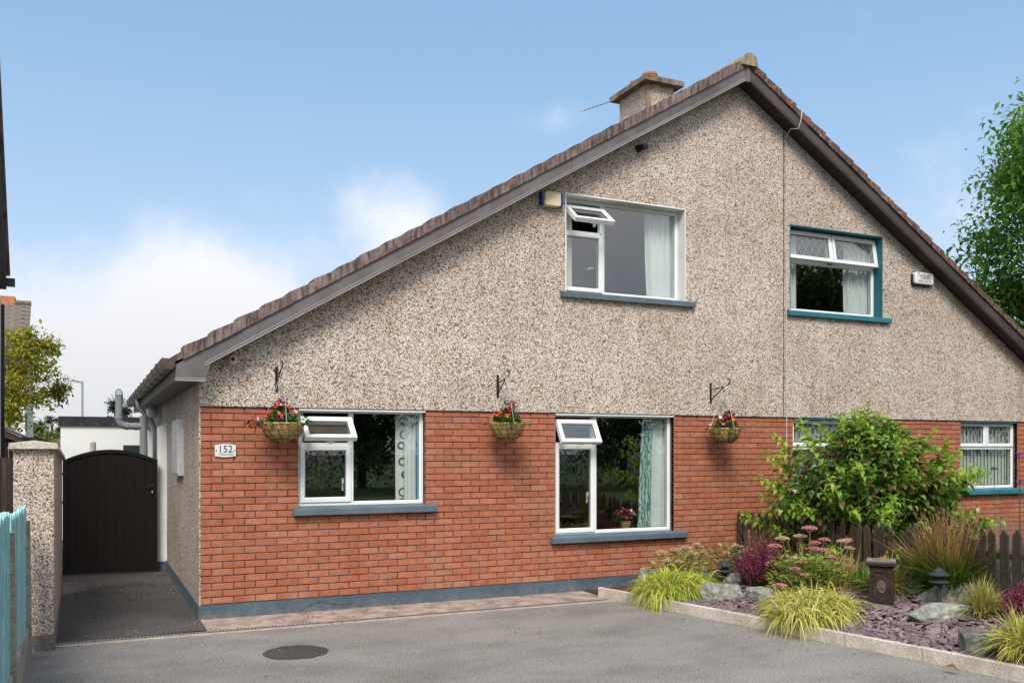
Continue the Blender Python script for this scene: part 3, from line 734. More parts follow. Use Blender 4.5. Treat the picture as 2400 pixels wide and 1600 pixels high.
# w4 (teal upper window of the neighbour)
o, (a, b, c, d) = frame('w4', .14, [(8.0, 9.78, 4.50, 4.56), (8.865, 8.915, 4.52, 4.97)])
pane(o, 8.045, 9.738, 3.842, 4.505, .165)
mt = rot_top(4.965, .12, 9)
for xa, xb in ((8.01, 8.885), (8.898, 9.775)):
    m = MB(); m.m = mt; m.ring(xa, xb, 4.54, 4.965, .058, .105, .165); m.build('casement', MPVC, o)
    pane(o, xa + .056, xb - .056, 4.596, 4.909, .135, mt); lattice(o, xa + .058, xb - .058, 4.598, 4.907, .135, mt)
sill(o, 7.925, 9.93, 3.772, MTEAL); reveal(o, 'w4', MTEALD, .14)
# w5, w6 (neighbour's ground floor)
for k, xm, sm in (('w5', 9.06, MTEAL), ('w6', 12.19, MTEAL)):
    a, b, c, d = OPN[k]
    o, _ = frame(k, .075, [(a + .02, b - .02, 1.80, 1.85), (xm - .02, xm + .02, 1.83, 2.21)])
    pane(o, a + .055, b - .055, 1.212, 1.802, .10)
    for xa, xb in ((a + .02, xm - .004), (xm + .004, b - .02)):
        m = MB(); m.ring(xa, xb, 1.838, 2.222, .055, .058, .12); m.build('casement', MPVC, o)
        pane(o, xa + .053, xb - .053, 1.892, 2.168, .085); lattice(o, xa + .055, xb - .055, 1.894, 2.166, .085, None, .105, .17)
    sill(o, a - .05, b + .12, 1.142, sm)
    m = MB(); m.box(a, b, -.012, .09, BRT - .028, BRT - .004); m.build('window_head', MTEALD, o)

# --- curtains, blinds and things inside
def curtain(name, xa, xb, za, zb, y, mat_, label, folds=7, depth=.03, lean=0, cat='curtain', group=None, twist=0):
    m = MB(); n = folds * 8; rows = 8; vs = []
    for j in range(rows + 1):
        t_ = j / rows; z = za + (zb - za) * t_
        for i in range(n + 1):
            s = i / n; x = xa + (xb - xa) * s + lean * (1 - t_) * (1 - s * .6)
            vs.append((x, y + depth * math.sin(s * folds * 6.283 + .5 * math.sin(t_ * 3)) * (.5 + .5 * math.sin(s * 9 + 1)) + depth * .3 * math.sin(s * folds * 14), z))
    m.add(vs, [(j*(n+1)+i, j*(n+1)+i+1, (j+1)*(n+1)+i+1, (j+1)*(n+1)+i) for j in range(rows) for i in range(n)])
    o = m.build(name, mat_, smooth=True, fix=False); tag(o, label, cat, group); return o
curtain('curtain', 2.30, 2.45, 1.12, 2.3, .19, MCURT, 'white curtain in the left ground floor window beside the blue lining', 3)
curtain('curtain', 2.20, 2.31, 1.12, 2.3, .19, MRINGS, 'curtain edge printed with black rings in the left ground floor window', 1, .015)
curtain('curtain', 2.44, 2.60, 1.12, 2.3, .19, MCURTB, 'bright blue curtain strip at the left ground floor window side', 2)
curtain('curtain', 1.0, 1.12, 1.5, 2.3, .19, MCURT, 'white curtain end behind the open fanlight near the number sign', 2)
curtain('curtain', 5.78, 6.02, .72, 2.3, .19, MCURT, 'white curtain with long folds in the tall ground floor window', 4, .03, -.04)
curtain('curtain', 5.64, 5.80, .72, 2.3, .19, MSCROLL, 'teal scroll patterned curtain in the tall ground floor window', 2, .02, -.08)
curtain('curtain', 5.72, 6.18, 3.76, 5.05, .265, MCURT, 'white curtain gathered in the white framed upper window', 6, .04, .04)
curtain('curtain', 4.42, 4.60, 3.76, 5.05, .265, MCURT, 'narrow white curtain behind the side casement of the white upper window', 3)
curtain('curtain', 8.02, 8.36, 3.76, 5.05, .265, MCURT, 'white curtain on the cable side of the teal edged window', 4, .04)
curtain('curtain', 9.30, 9.78, 3.76, 5.05, .265, MCURT, 'white curtain on the alarm box side of the teal edged window', 6, .04)
def blind(xa, xb, za, zb, label):
    e = empty('vertical_blind', ((xa + xb) / 2, .24, za)); tag(e, label, 'blind')
    x = xa; k = 0
    while x < xb:
        m = MB(); m.add([(x, .175, za), (x + .090, .195, za), (x + .090, .195, zb), (x, .175, zb), (x, .176, za), (x + .090, .196, za), (x + .090, .196, zb), (x, .176, zb)],
                        [(0, 1, 2, 3), (4, 7, 6, 5), (0, 4, 5, 1), (3, 2, 6, 7), (0, 3, 7, 4), (1, 5, 6, 2)])
        m.build('slat', MBLIND, e); x += .083
    m = MB(); m.box(xa, xb, .17, .21, zb, zb + .04); m.build('headrail', MWPLAS, e)
blind(11.55, 12.82, 1.16, 2.2, 'cream vertical blind in the ground floor window beyond the bush')
blind(8.10, 10.0, 1.16, 2.2, 'cream vertical blind in the window behind the leafy bush')
# festive flower bowl on the sill of the tall window
e = empty('flower_arrangement', (5.40, .30, .72)); tag(e, 'red and white flower arrangement in a small pot behind tall window', 'flowers')
m = MB(); m.lathe([(.05, .72), (.07, .80), (.075, .84), (.06, .84)], 14, (5.43, .28, 0)); m.build('pot', mottled('tan_pot', (.4, .25, .1), (.5, .33, .15), 9, .7), e)
def leaf_cloud(m, c, rad, n, size, rng, flat=1.0, up=.3, aspect=.55):
    for _ in range(n):
        while True:
            p = Vector((rng.uniform(-1, 1), rng.uniform(-1, 1), rng.uniform(-1, 1)))
            if p.length <= 1: break
        p = Vector((p.x * rad[0], p.y * rad[1], p.z * rad[2])) + Vector(c)
        leaf(m, p, Vector((rng.uniform(-1, 1), rng.uniform(-1, 1), rng.uniform(-.6, .6) + up)), size * rng.uniform(.6, 1.25), rng, aspect)
def leaf(m, p, d, L, rng, aspect=.55, curl=.18, ovate=False):
    d = d.normalized() if d.length > 1e-6 else Vector((0, 0, 1))
    s = d.cross(Vector((rng.uniform(-.6, .6), rng.uniform(-.6, .6), 1)))
    s = s.normalized() if s.length > 1e-6 else Vector((1, 0, 0))
    nn = s.cross(d); W = L * aspect * .5
    if ovate:
        a_ = p + d * L * .30 + nn * (L * curl * .40); b_ = p + d * L * .66 + nn * (L * curl * .38); tip = p + d * L - nn * (L * curl * .5)
        m.add([p, a_, b_, tip, a_ + s * W * .92 + nn * W * .32, b_ + s * W * .80 + nn * W * .25, a_ - s * W * .92 + nn * W * .32, b_ - s * W * .80 + nn * W * .25],
              [(0, 1, 4), (1, 2, 5, 4), (2, 3, 5), (0, 6, 1), (1, 6, 7, 2), (2, 7, 3)]); return
    mid = p + d * L * .45 + nn * (L * curl * .5); tip = p + d * L - nn * (L * curl * .3)
    m.add([p, mid + s * W + nn * W * .35, tip, mid - s * W + nn * W * .35, mid], [(0, 4, 1), (4, 2, 1), (0, 3, 4), (3, 2, 4)])
rg = random.Random(4)
m = MB(); leaf_cloud(m, (5.40, .29, .90), (.19, .06, .08), 90, .07, rg); m.build('foliage', MFOL, e, fix=False)
for nm, k_, n_ in (('petals', 'red', 28), ('petals', 'white', 22)):
    m = MB(); leaf_cloud(m, (5.44, .26, .92), (.16, .05, .06), n_, .075, rg, aspect=.8); m.build(nm, MF[k_], e, fix=False)
m = MB(); m.lathe([(.004, -.035), (.02, -.028), (.035, 0), (.02, .028), (.004, .035)], 12, (5.50, .25, .97)); m.build('bauble', mottled('silver_bauble', (.6, .6, .6), (.7, .7, .7), 5, .2, metal=.6), e, smooth=True)

# ================================================================== THINGS ON THE HOUSE
def rbox(m, x0, x1, y0, y1, z0, z1, r):
    """box whose front (-Y) outline has rounded corners and a chamfered front"""
    pts = []
    for cx_, cz_, a0 in ((x1-r, z1-r, 0), (x0+r, z1-r, 90), (x0+r, z0+r, 180), (x1-r, z0+r, 270)):
        for i in range(4): a = R(a0 + 30 * i); pts.append((cx_ + r * math.cos(a), cz_ + r * math.sin(a)))
    n = len(pts); mx_, mz_ = (x0+x1)/2, (z0+z1)/2; c = .9
    v = [(x, y1, z) for x, z in pts] + [(x, y0 + .012, z) for x, z in pts] + [(mx_ + (x-mx_)*c, y0, mz_ + (z-mz_)*c) for x, z in pts]
    f = [tuple(range(n)), tuple(reversed(range(2*n, 3*n)))]
    for k in (0, n):
        f += [(k+i, k+(i+1) % n, k+n+(i+1) % n, k+n+i) for i in range(n)]
    m.add(v, f); return m
# house number sign
sg = empty('house_number_sign', (.25, -.012, 1.725)); tag(sg, 'white house number sign reading 152 Willowfield on the brick wall', 'sign')
m = MB(); pts = []
for i in range(9): s = i / 8; pts.append((.143 + .214 * s, 1.727 - .012 * math.sin(math.pi * s)))
for i in range(9): s = 1 - i / 8; pts.append((.143 + .214 * s, 1.843 + .012 * math.sin(math.pi * s)))
m.prism_xz(pts, -.018, -.006); m.build('plate', MWPLAS, sg)
text_part('152', .104, (.25, -.0192, 1.798), MTXT, sg, 'number')
text_part('Willowfield', .033, (.256, -.0192, 1.745), MTXTG, sg, 'street_name')
for x in (.157, .343):
    m = MB(); m.lathe([(.006, 0), (.006, .004), (.003, .005)], 8); m.m = None
    m.v = [(x + a, -.018 - c, 1.785 + b) for a, b, c in m.v]; m.build('screw', MIRON, sg)
# alarm boxes
al = empty('alarm_box', (4.13, -.03, 4.80)); tag(al, 'cream alarm box with blue ends under the roof beside the white window', 'alarm box', 'alarm boxes on the gable')
m = MB(); rbox(m, 4.025, 4.255, -.105, -.012, 4.805, 4.985, .03); m.build('cover', MCREAM, al)
for xa, xb in ((3.988, 4.024), (4.256, 4.288)):
    m = MB(); rbox(m, xa, xb, -.095, -.012, 4.815, 4.975, .012); m.build('end_cap', MBLUEP, al)
m = MB(); m.lathe([(.02, 0), (.02, .002)], 12); m.v = [(4.145 + a, -.1045 - c, 4.935 + b) for a, b, c in m.v]; m.build('emblem', mottled('pale_emblem', (.74, .66, .5), (.78, .70, .54), 4, .5), al)
al2 = empty('alarm_box', (10.6, -.03, 4.31)); tag(al2, 'white alarm box lettered in red and blue near the right roof slope', 'alarm box', 'alarm boxes on the gable')
m = MB(); rbox(m, 10.40, 10.80, -.10, -.02, 4.335, 4.515, .035); m.build('cover', MWPLAS, al2)
m = MB(); rbox(m, 10.385, 10.785, -.06, -.012, 4.312, 4.50, .035); m.build('back_plate', MBLACKP, al2)
text_part('Turlough', .072, (10.58, -.1012, 4.472), MTXTR, al2, 'lettering')
text_part("O'BRIEN", .062, (10.615, -.1012, 4.425), MTXTB, al2, 'lettering')
text_part('ELECTRICAL', .050, (10.60, -.1012, 4.375), MTXTR, al2, 'lettering')
# cameras
def bullet_cam(name, loc, label, mat_, r=.035, ln=.09, yawd=0):
    e = empty(name, loc); tag(e, label, 'camera', 'security cameras on the house')
    x, y, z = loc
    m = MB(); m.lathe([(r * 1.5, 0), (r * 1.5, .01), (r * .9, .025)], 18); m.v = [(x + a, -.012 - c, z + b) for a, b, c in m.v]; m.build('base', mat_, e)
    m = MB(); m.lathe([(r * .95, .02), (r * 1.15, .03), (r * 1.15, ln), (r * .8, ln + .004)], 18); m.v = [(x + a + .25 * c * yawd, -.012 - c, z + b) for a, b, c in m.v]; m.build('body', mat_, e, smooth=False)
    m = MB(); m.lathe([(r * .62, ln), (r * .62, ln + .010), (r * .3, ln + .012)], 14); m.v = [(x + a + .25 * c * yawd, -.012 - c, z + b) for a, b, c in m.v]; m.build('lens', MBLACKP, e)
bullet_cam('security_camera', (.318, -.012, 2.752), 'round cream security camera under the low end of the roof edge', MCREAM, .036, .08)
bullet_cam('security_camera', (5.44, -.012, 5.72), 'small black security camera under the grey roof board', MBLACKP, .035, .13, 1)
# hanging baskets on brackets
def bracket(x, label, lean):
    e = empty('basket_bracket', (x, -.015, 2.44)); tag(e, label, 'bracket', 'iron brackets for hanging baskets')
    m = MB(); m.box(x - .014, x + .014, -.024, -.015, 2.42, 2.70); m.build('back_plate', MIRON, e)
    m = MB(); tip = []
    for i in range(13):
        t_ = i / 12; a = R(-90 + 250 * t_); tip.append((x + lean * .30 + 0, -.30 - .035 * math.cos(a) + 0, 2.685 + .035 * math.sin(a)))
    arm = [(x, -.022, 2.605), (x + lean * .1, -.12, 2.615), (x + lean * .25, -.24, 2.640)]
    hook = [(x + lean * .3, -.30 + .036 * math.cos(a), 2.700 + .036 * math.sin(a)) for a in [R(-90 - 24 * i) for i in range(10)]]
    m.tube(arm + [(x + lean * .28, -.28, 2.656)] + hook[0:], .0075, 6); m.build('arm', MIRON, e)
    m = MB(); m.tube([(x, -.022, 2.46), (x + lean * .1, -.10, 2.53), (x + lean * .2, -.19, 2.60), (x + lean * .23, -.225, 2.64)], .0075, 6)
    m.tube([(x + lean * .2, -.19, 2.60), (x + lean * .24, -.225, 2.60), (x + lean * .25, -.235, 2.575), (x + lean * .24, -.215, 2.56)], .006, 6); m.build('brace', MIRON, e)
    return e
bracket(.785, 'black iron basket bracket above the basket by the number sign', .02)
bracket(3.425, 'black iron basket bracket between the two house windows', .02)
bracket(6.60, 'black iron basket bracket nearest the party joint', .25)
def basket(x, zr, y, label, mix, seed, spread, tall, trail=False, rr=.235):
    rg = random.Random(seed)
    e = empty('hanging_basket', (x, y, zr - .19)); tag(e, label, 'hanging basket', 'flower baskets hung along the front wall')
    m = MB(); prof = [(.01, -.185), (.08, -.180), (.15, -.150), (.20, -.09), (.225, -.03), (.232, 0.01), (.225, .02), (.21, .0), (.02, -.02)]
    m.lathe([(r_ * rr / .235, z_) for r_, z_ in prof], 26, (x, y, zr), .025); m.build('liner', MLINER, e, smooth=True)
    m = MB()
    K = rr / .235
    for zz, r_ in ((.0, .238 * K), (-.06, .226 * K), (-.115, .192 * K), (-.158, .142 * K)):
        m.tube([(x + r_ * math.cos(a), y + r_ * math.sin(a), zr + zz) for a in [6.2832 * i / 24 for i in range(25)]], .0028, 5, False)
    for k in range(12):
        a0 = 6.2832 * k / 12
        for sgn in (1,):
            m.tube([(x + (r_ + .006) * math.cos(a0 + sgn * q), y + (r_ + .006) * math.sin(a0 + sgn * q), zr + z_) for r_, z_, q in ((.236 * K, 0, 0), (.226 * K, -.06, .1), (.192 * K, -.115, .2), (.142 * K, -.158, .25), (.06, -.188, .3))], .0028, 5, False)
    m.build('wire_frame', MBASKET, e)
    for k in range(3):
        a = 2.0944 * k + .5; p = Vector((x + .236 * K * math.cos(a), y + .236 * K * math.sin(a), zr)); q = Vector((x, y, 2.66)); m = MB(); nl = 30
        for i in range(nl):
            c0 = p.lerp(q, i / nl); c1 = p.lerp(q, (i + .9) / nl); of = Vector((.004, 0, 0)) if i % 2 else Vector((0, .004, 0))
            m.tube([c0 - of * .2, c0 + of, c1 + of, c1 - of * .2], .0026, 4, False)
        m.build('chain', MCHAIN, e)
    m = MB(); leaf_cloud(m, (x, y, zr + .05), (.20 * K, .20 * K, .06), 330, .055, rg, up=.5); leaf_cloud(m, (x + spread, y, zr + .14), (.09, .08, tall * .8), 150, .055, rg, up=.6)
    if trail:
        leaf_cloud(m, (x - .30, y - .02, zr - .0), (.10, .06, .05), 50, .05, rg); leaf_cloud(m, (x + .24, y, zr + .03), (.06, .06, .05), 30, .05, rg)
    for _ in range(40):
        a = rg.uniform(0, 6.28); leaf(m, Vector((x + .22 * math.cos(a), y + .22 * math.sin(a), zr + .02)), Vector((math.cos(a), math.sin(a), -.6)), rg.uniform(.04, .08), rg)
    m.build('foliage', MFOL, e, fix=False)
    for k_, n_ in mix:
        for i in range(n_):
            a = rg.uniform(0, 6.28); r_ = .23 * K * math.sqrt(rg.random()); c = Vector((x + r_ * math.cos(a), y + r_ * math.sin(a), zr + .07 + rg.uniform(-.02, .10) * (1.2 - r_ * 3)))
            if i % 4 == 0: c = Vector((x + spread + rg.uniform(-.07, .07), y - .05 + rg.uniform(-.06, .06), zr + .14 + rg.uniform(0, tall)))
            if trail and i % 7 == 3: c = Vector((x - .22 - rg.uniform(0, .16), y - .05, zr + .02 + rg.uniform(-.06, .05)))
            m = MB(); nrm = (Vector((c.x - x, c.y - y - .18, .25 + rg.uniform(-.2, .3)))).normalized(); t1 = nrm.orthogonal().normalized(); t2 = nrm.cross(t1)
            pr = rg.uniform(.018, .030); vs = [c + nrm * .004]
            for j in range(10):
                q = 6.2832 * j / 10; rad = pr * (1.0 if j % 2 == 0 else .72); vs.append(c + (t1 * math.cos(q) + t2 * math.sin(q)) * rad + nrm * (.008 if j % 2 == 0 else .003))
            m.add(vs, [(0, j + 1, (j + 1) % 10 + 1) for j in range(10)]); m.build('flower', MF[k_], e, fix=False)
basket(.80, 2.06, -.30, 'hanging basket of red and pink flowers trailing beside the number sign', [('red', 14), ('pink', 16), ('white', 5), ('orange', 4), ('lilac', 4)], 1, -.02, .14, True, .22)
basket(3.42, 2.09, -.30, 'hanging basket with tall dark centre between the two house windows', [('red', 11), ('pink', 6), ('orange', 12), ('lilac', 7)], 2, .02, .17, False, .205)
basket(6.62, 2.06, -.30, 'hanging basket with mixed red, lilac and orange flowers nearest the bush', [('red', 16), ('lilac', 7), ('orange', 8), ('pink', 5), ('white', 3)], 3, .04, .12, False, .20)
# television aerial on the chimney
p0 = onY(1438, 236, 2.9); p1 = onY(1370, 259, 2.75)
e = empty('television_aerial', p0); tag(e, 'television aerial with short cross rods reaching out from the chimney', 'aerial')
m = MB(); m.tube([Vector((6.95, 2.9, p0.z + .06)), p0, p1], .007, 6); m.build('boom', MLAMPP, e)
for i in range(7):
    c = p0.lerp(p1, .12 + .88 * i / 6); m = MB(); dd = Vector((.05, -.22, .0)); m.tube([c - dd * .5, c + dd * .5], .004, 5); m.tube([c, c + Vector((0, 0, .035))], .004, 5); m.build('rod', MLAMPP, e)
# cable over the right-hand verge and down the wall
xj = 7.905
cab = [(8.02, -.03, bt(8.02) + .15), (7.99, -.2, bt(7.99) + .15), (7.97, -.285, bt(7.97) + .11), (7.95, -.285, bt(7.95) - .05), (7.92, -.27, bt(7.92) - .19), (7.87, -.17, bt(7.87) - .20), (xj, -.035, bt(xj) - .24)]
z = bt(xj) - .5; i = 0
while z > .5:
    cab.append((xj + .006 * math.sin(i * 1.7) + .012 * (6.2 - z) / 4, -.028, z)); z -= .45; i += 1
m = MB(); m.tube(cab, .0075, 6); tag(m.build('cable', MCABLE, smooth=True), 'pale cable looped over the roof edge and down the pebbledash', 'cable')
# side wall: meter cabinet, gate pier nibs, globe light, pipes
mb_ = empty('meter_cabinet', (-.04, 2.1, 1.47)); tag(mb_, 'pale grey meter cabinet on the side wall near the brick corner', 'meter box')
m = MB(); m.box(-.075, -.012, 1.72, 2.56, 1.475, 2.165); m.build('cabinet', MLGREY, mb_)
m = MB(); m.box(-.083, -.075, 1.75, 2.53, 1.50, 2.14); m.build('door', MLGREY, mb_)
m = MB(); m.prism_xz([(-.135, .0), (-.012, .0), (-.012, 2.19), (-.135, 2.125)], 4.32, 4.55); m.build('gate_nib', MWHITE, house)
m = MB(); m.box(-.137, -.012, 4.315, 4.553, 0, .14); m.build('nib_plinth', MPLINTH, house)
m = MB(); m.prism_xz([(-.12, .0), (-.012, .0), (-.012, 2.17), (-.12, 2.11)], 6.9, 7.1); m.build('rear_nib', MWHITE, house)
gl = empty('globe_light', (-.14, 5.6, 2.30)); tag(gl, 'white globe light hanging under the eaves', 'wall light')
m = MB(); m.lathe([(.02, -.10), (.06, -.08), (.09, -.03), (.09, .03), (.06, .075), (.04, .085)], 18, (-.13, 5.7, 2.40)); m.build('globe', MWPLAS, gl, smooth=True)
m = MB(); m.lathe([(.05, .08), (.05, .11)], 14, (-.13, 5.7, 2.40)); m.build('fitting', MWPLAS, gl)
e = empty('security_camera', (-.17, 6.6, 2.25)); tag(e, 'white security camera on a bent arm beside the globe light', 'camera', 'security cameras on the house')
m = MB(); m.tube([(-.17, 6.5, 2.50), (-.17, 6.5, 2.40), (-.20, 6.42, 2.38)], .035, 10); m.build('body', MWPLAS, e)
m = MB(); m.tube([(-.03, 6.6, 2.15), (-.12, 6.6, 2.13), (-.16, 6.55, 2.18), (-.17, 6.5, 2.38)], .03, 10); m.build('arm', MWPLAS, e)
sp = empty('vent_pipe', (-.28, 5.45, 0)); tag(sp, 'grey soil vent pipe stepping out past the gutter and up', 'pipe')
pr_ = .055; Yp = 5.5
m = MB(); m.tube([(-.27, Yp, .0), (-.27, Yp, 2.33)], pr_ + .004, 14); m.build('stack', MGPLAS, sp, smooth=False)
pth = [(-.27, Yp, 2.16), (-.52, Yp, 2.165)] + [(-.52 - .11 * math.sin(R(a)), Yp, 2.275 - .11 * math.cos(R(a))) for a in (15, 30, 45, 60, 75, 90)] + [(-.63, Yp, 2.66)]
m = MB(); m.tube(pth, pr_, 14); m.build('swan_neck', MGPLAS, sp, smooth=False)
for a_, b_ in (((-.36, Yp, 2.16), (-.40, Yp, 2.16)), ((-.50, Yp, 2.163), (-.535, Yp, 2.166))):
    m = MB(); m.tube([a_, b_], pr_ + .009, 14); m.build('collar', MGPLAS, sp)
m = MB(); m.tube([(-.63, Yp, 2.28), (-.63, Yp, 2.31)], pr_ + .009, 14); m.tube([(-.63, Yp, 2.63), (-.63, Yp, 2.655)], pr_ + .006, 14); m.build('collar', MGPLAS, sp)
m = MB()
for k in range(10):
    a = 6.2832 * k / 10; m.tube([(-.63 + .05 * math.cos(a), Yp + .05 * math.sin(a), 2.65), (-.63 + .048 * math.cos(a), Yp + .048 * math.sin(a), 2.70), (-.63 + .02 * math.cos(a), Yp + .02 * math.sin(a), 2.745)], .006, 5)
m.lathe([(.022, 2.74), (.022, 2.75)], 10, (-.63, Yp, 0)); m.build('vent_cowl', MGPLAS, sp)
dp = empty('downpipe', (-.2, 5.9, 0)); tag(dp, 'dark grey downpipe bent from the gutter back to the side wall', 'pipe')
m = MB(); m.tube([(-.33, 5.95, 2.62), (-.33, 5.95, 2.50), (-.22, 5.95, 2.36), (-.12, 5.95, 2.25), (-.07, 5.95, 2.1), (-.07, 5.95, .02)], .04, 12); m.build('pipe', MGPLAS, dp, smooth=True)

# ================================================================== DRAIN, GATE, PIER, FENCES
dr = empty('drain_channel', (1.6, -.73, 0)); tag(dr, 'narrow slotted drain channel set along the front of the house', 'drain')
m = MB(); m.box(-1.36, 4.60, -.79, -.775, .0, .0085); m.box(-1.36, 4.60, -.695, -.68, .0, .0085); m.box(-1.36, 4.60, -.84, -.79, -.01, .0065); m.build('concrete_edge', MEDGE, dr)
m = MB(); m.box(-1.36, 4.55, -.775, -.695, -.01, .0045); m.build('channel', MDARK, dr)
m = MB(); x = -1.355
while x < 4.53:
    m.add([(x, -.773, .010), (x + .016, -.773, .010), (x + .026, -.697, .010), (x + .010, -.697, .010)], [(0, 1, 2, 3)]); x += .034
m.box(-1.36, 4.55, -.776, -.768, .004, .0105); m.box(-1.36, 4.55, -.702, -.694, .004, .0105)
tag(m.build('grating_bars', MGRATE, dr, fix=False), kind='stuff')
# gate
ga = empty('garden_gate', (-.78, 4.2, .0)); tag(ga, 'tall dark brown gate with arched top closing the side passage', 'gate')
GX0, GX1, GY = -1.395, -.150, 4.2
def gtop(x): s = (x - (GX0 + GX1) / 2) / ((GX1 - GX0) / 2); return 1.795 - .155 * s * s
nb = 9
for k in range(nb):
    xa = GX0 + .05 + (GX1 - GX0 - .10) * k / nb; xb = GX0 + .05 + (GX1 - GX0 - .10) * (k + 1) / nb - .003
    m = MB(); m.prism_xz([(xa, .06), (xb, .06), (xb, gtop(xb) - .03), ((xa + xb) / 2, gtop((xa + xb) / 2) - .03), (xa, gtop(xa) - .03)], GY - .012 + (.0015 if k % 2 else 0), GY + .01); m.build('board', MGATE, ga)
m = MB(); m.box(GX0, GX0 + .055, GY - .03, GY + .03, .03, gtop(GX0 + .02)); m.box(GX1 - .055, GX1, GY - .03, GY + .03, .03, gtop(GX1 - .02)); m.box(GX0 + .056, GX1 - .056, GY - .028, GY + .03, .03, .085)
n = 16
for k in range(n):
    xa = GX0 + (GX1 - GX0) * k / n; xb = GX0 + (GX1 - GX0) * (k + 1) / n
    m.prism_xz([(xa, gtop(xa) - .05), (xb, gtop(xb) - .05), (xb, gtop(xb)), (xa, gtop(xa))], GY - .0315, GY + .0315)
m.build('frame', MGATEF, ga)
m = MB(); m.prism_xz([(GX0 + .05, .06), (GX1 - .05, .06)] + [(GX1 - .05 - (GX1 - GX0 - .1) * i / 12, gtop(GX1 - .05 - (GX1 - GX0 - .1) * i / 12) - .03) for i in range(13)], GY + .0105, GY + .02); m.build('backing_panel', MGATEF, ga)
m = MB(); m.box(-.245, -.205, GY - .036, GY - .012, 1.14, 1.30); m.tube([(-.225, GY - .03, 1.26), (-.225, GY - .06, 1.26), (-.30, GY - .06, 1.265)], .009, 8); m.build('latch_handle', MIRON, ga)
m = MB(); m.box(-.228, -.218, GY - .039, GY - .035, 1.165, 1.19); m.build('keyhole_plate', MWPLAS, ga)
for z in (.35, 1.05, 1.45):
    m = MB(); m.box(GX0 - .03, GX0 + .05, GY - .036, GY - .028, z - .02, z + .02); m.build('hinge', MIRON, ga)
# boundary pier
pi_ = empty('gate_pier', (-1.5, -.6, 0)); tag(pi_, 'pebbledash pier with a pale concrete cap beside the turquoise fence', 'pier')
m = MB(); m.prism_yz([(-.94, .14), (2.0, .14), (2.0, 1.68), (-.94, 1.808)], -1.672, -1.352); m.build('shaft', MPP, pi_)
m = MB(); m.box(-1.668, -1.345, -.948, 2.0, -.01, .145); m.build('base', mottled('pier_base_concrete', (.13, .115, .10), (.24, .21, .18), 7, .95, 50, .4, .4, 50), pi_)
m = MB(); x0, x1, y0, y1 = -1.712, -1.312, -1.0, 2.05; dz_ = -.135
m.add([(x0, y0, 1.803), (x1, y0, 1.803), (x1, y1, 1.803 + dz_), (x0, y1, 1.803 + dz_), (x0 + .012, y0 + .012, 1.853), (x1 - .012, y0 + .012, 1.853), (x1 - .012, y1 - .012, 1.853 + dz_), (x0 + .012, y1 - .012, 1.853 + dz_), ((x0 + x1) / 2, y0 + .06, 1.878), ((x0 + x1) / 2, y1 - .06, 1.878 + dz_)],
      [(3, 2, 1, 0), (0, 1, 5, 4), (1, 2, 6, 5), (2, 3, 7, 6), (3, 0, 4, 7), (4, 5, 8), (5, 6, 9, 8), (6, 7, 9), (7, 4, 8, 9)]); m.build('cap', MSTONECAP, pi_)
# turquoise boundary fence
tf = empty('boundary_fence', (-1.6, -3, 0)); tag(tf, 'turquoise painted board fence held by grey concrete posts', 'fence')
PY = [-1.16, -2.98, -4.80]
for i, y in enumerate(PY):
    m = MB(); zt = 1.19 + (.05 * i); m.add([(-1.62, y - .045, 0), (-1.515, y - .045, 0), (-1.515, y + .045, 0), (-1.62, y + .045, 0), (-1.618, y - .042, zt), (-1.53, y - .042, zt - .01), (-1.53, y + .042, zt - .01), (-1.618, y + .042, zt)],
          [(0, 3, 2, 1), (4, 5, 6, 7), (0, 1, 5, 4), (1, 2, 6, 5), (2, 3, 7, 6), (3, 0, 4, 7)]); m.build('post', MPOST, tf)
for (ya, yb), h in zip(zip(PY, PY[1:]), (1.33, 1.39)):
    m = MB(); m.box(-1.575, -1.535, yb + .05, ya - .05, 0, .27); m.build('gravel_board', MPOST, tf)
    n = 17; stp = (ya - yb - .1) / n
    for k in range(n):
        y = yb + .05 + stp * k; m = MB(); zz = h + rnd.uniform(-.015, .012) - .03 * (k / n)
        m.prism_yz([(y + .004, .27), (y + stp - .004, .27), (y + stp - .004, zz - .01), (y + stp * .5, zz + .015), (y + .004, zz - .01)], -1.572 - (.014 if k % 2 else 0), -1.556 - (.014 if k % 2 else 0)); m.build('board', MTURQ, tf)
n = 3
# ================================================================== BEHIND, ON THE LEFT
# pale close-board fence behind the pier
cf = empty('timber_fence', (-2.1, 3.0, 0)); tag(cf, 'pale weathered ribbed timber fence behind the pebbledash pier', 'fence')
k = 0; x = -2.75
while x < -1.72:
    m = MB(); m.box(x, x + .055, 3.0 + (.012 if k % 2 else 0), 3.03, 0, 1.695 - (.006 if k % 2 else 0)); m.build('board', MTIMBER, cf); x += .058; k += 1
# brown shed
sh = empty('garden_shed', (-2.6, 6.5, 0)); tag(sh, 'brown timber shed with a pale sloping roof edge behind the fence', 'shed')
k = 0; x = -4.4
while x < -1.75:
    m = MB(); m.box(x, x + .145, 5.5, 5.53, 0, 1.93); m.build('board', MSHED, sh); x += .15
a_ = onY(-60, 985, 5.45); b_ = onY(66, 1034, 5.45)
m = MB(); m.prism_xz([(a_.x, a_.z - .07), (b_.x, b_.z - .07), (b_.x, b_.z + .02), (a_.x, a_.z + .05)], 5.35, 5.44); m.build('bargeboard', MSHEDB, sh)
m = MB(); m.prism_xz([(a_.x, a_.z + .05), (b_.x + .03, b_.z + .015), (b_.x + .03, b_.z + .035), (a_.x, a_.z + .075)], 5.3, 7.6); m.build('roof', MFARTILE, sh)
m = MB(); m.prism_xz([(a_.x, 1.93), (b_.x - .12, 1.93), (b_.x - .12, b_.z - .02), (a_.x, a_.z)], 5.50, 5.54); m.build('gable', MSHED, sh)
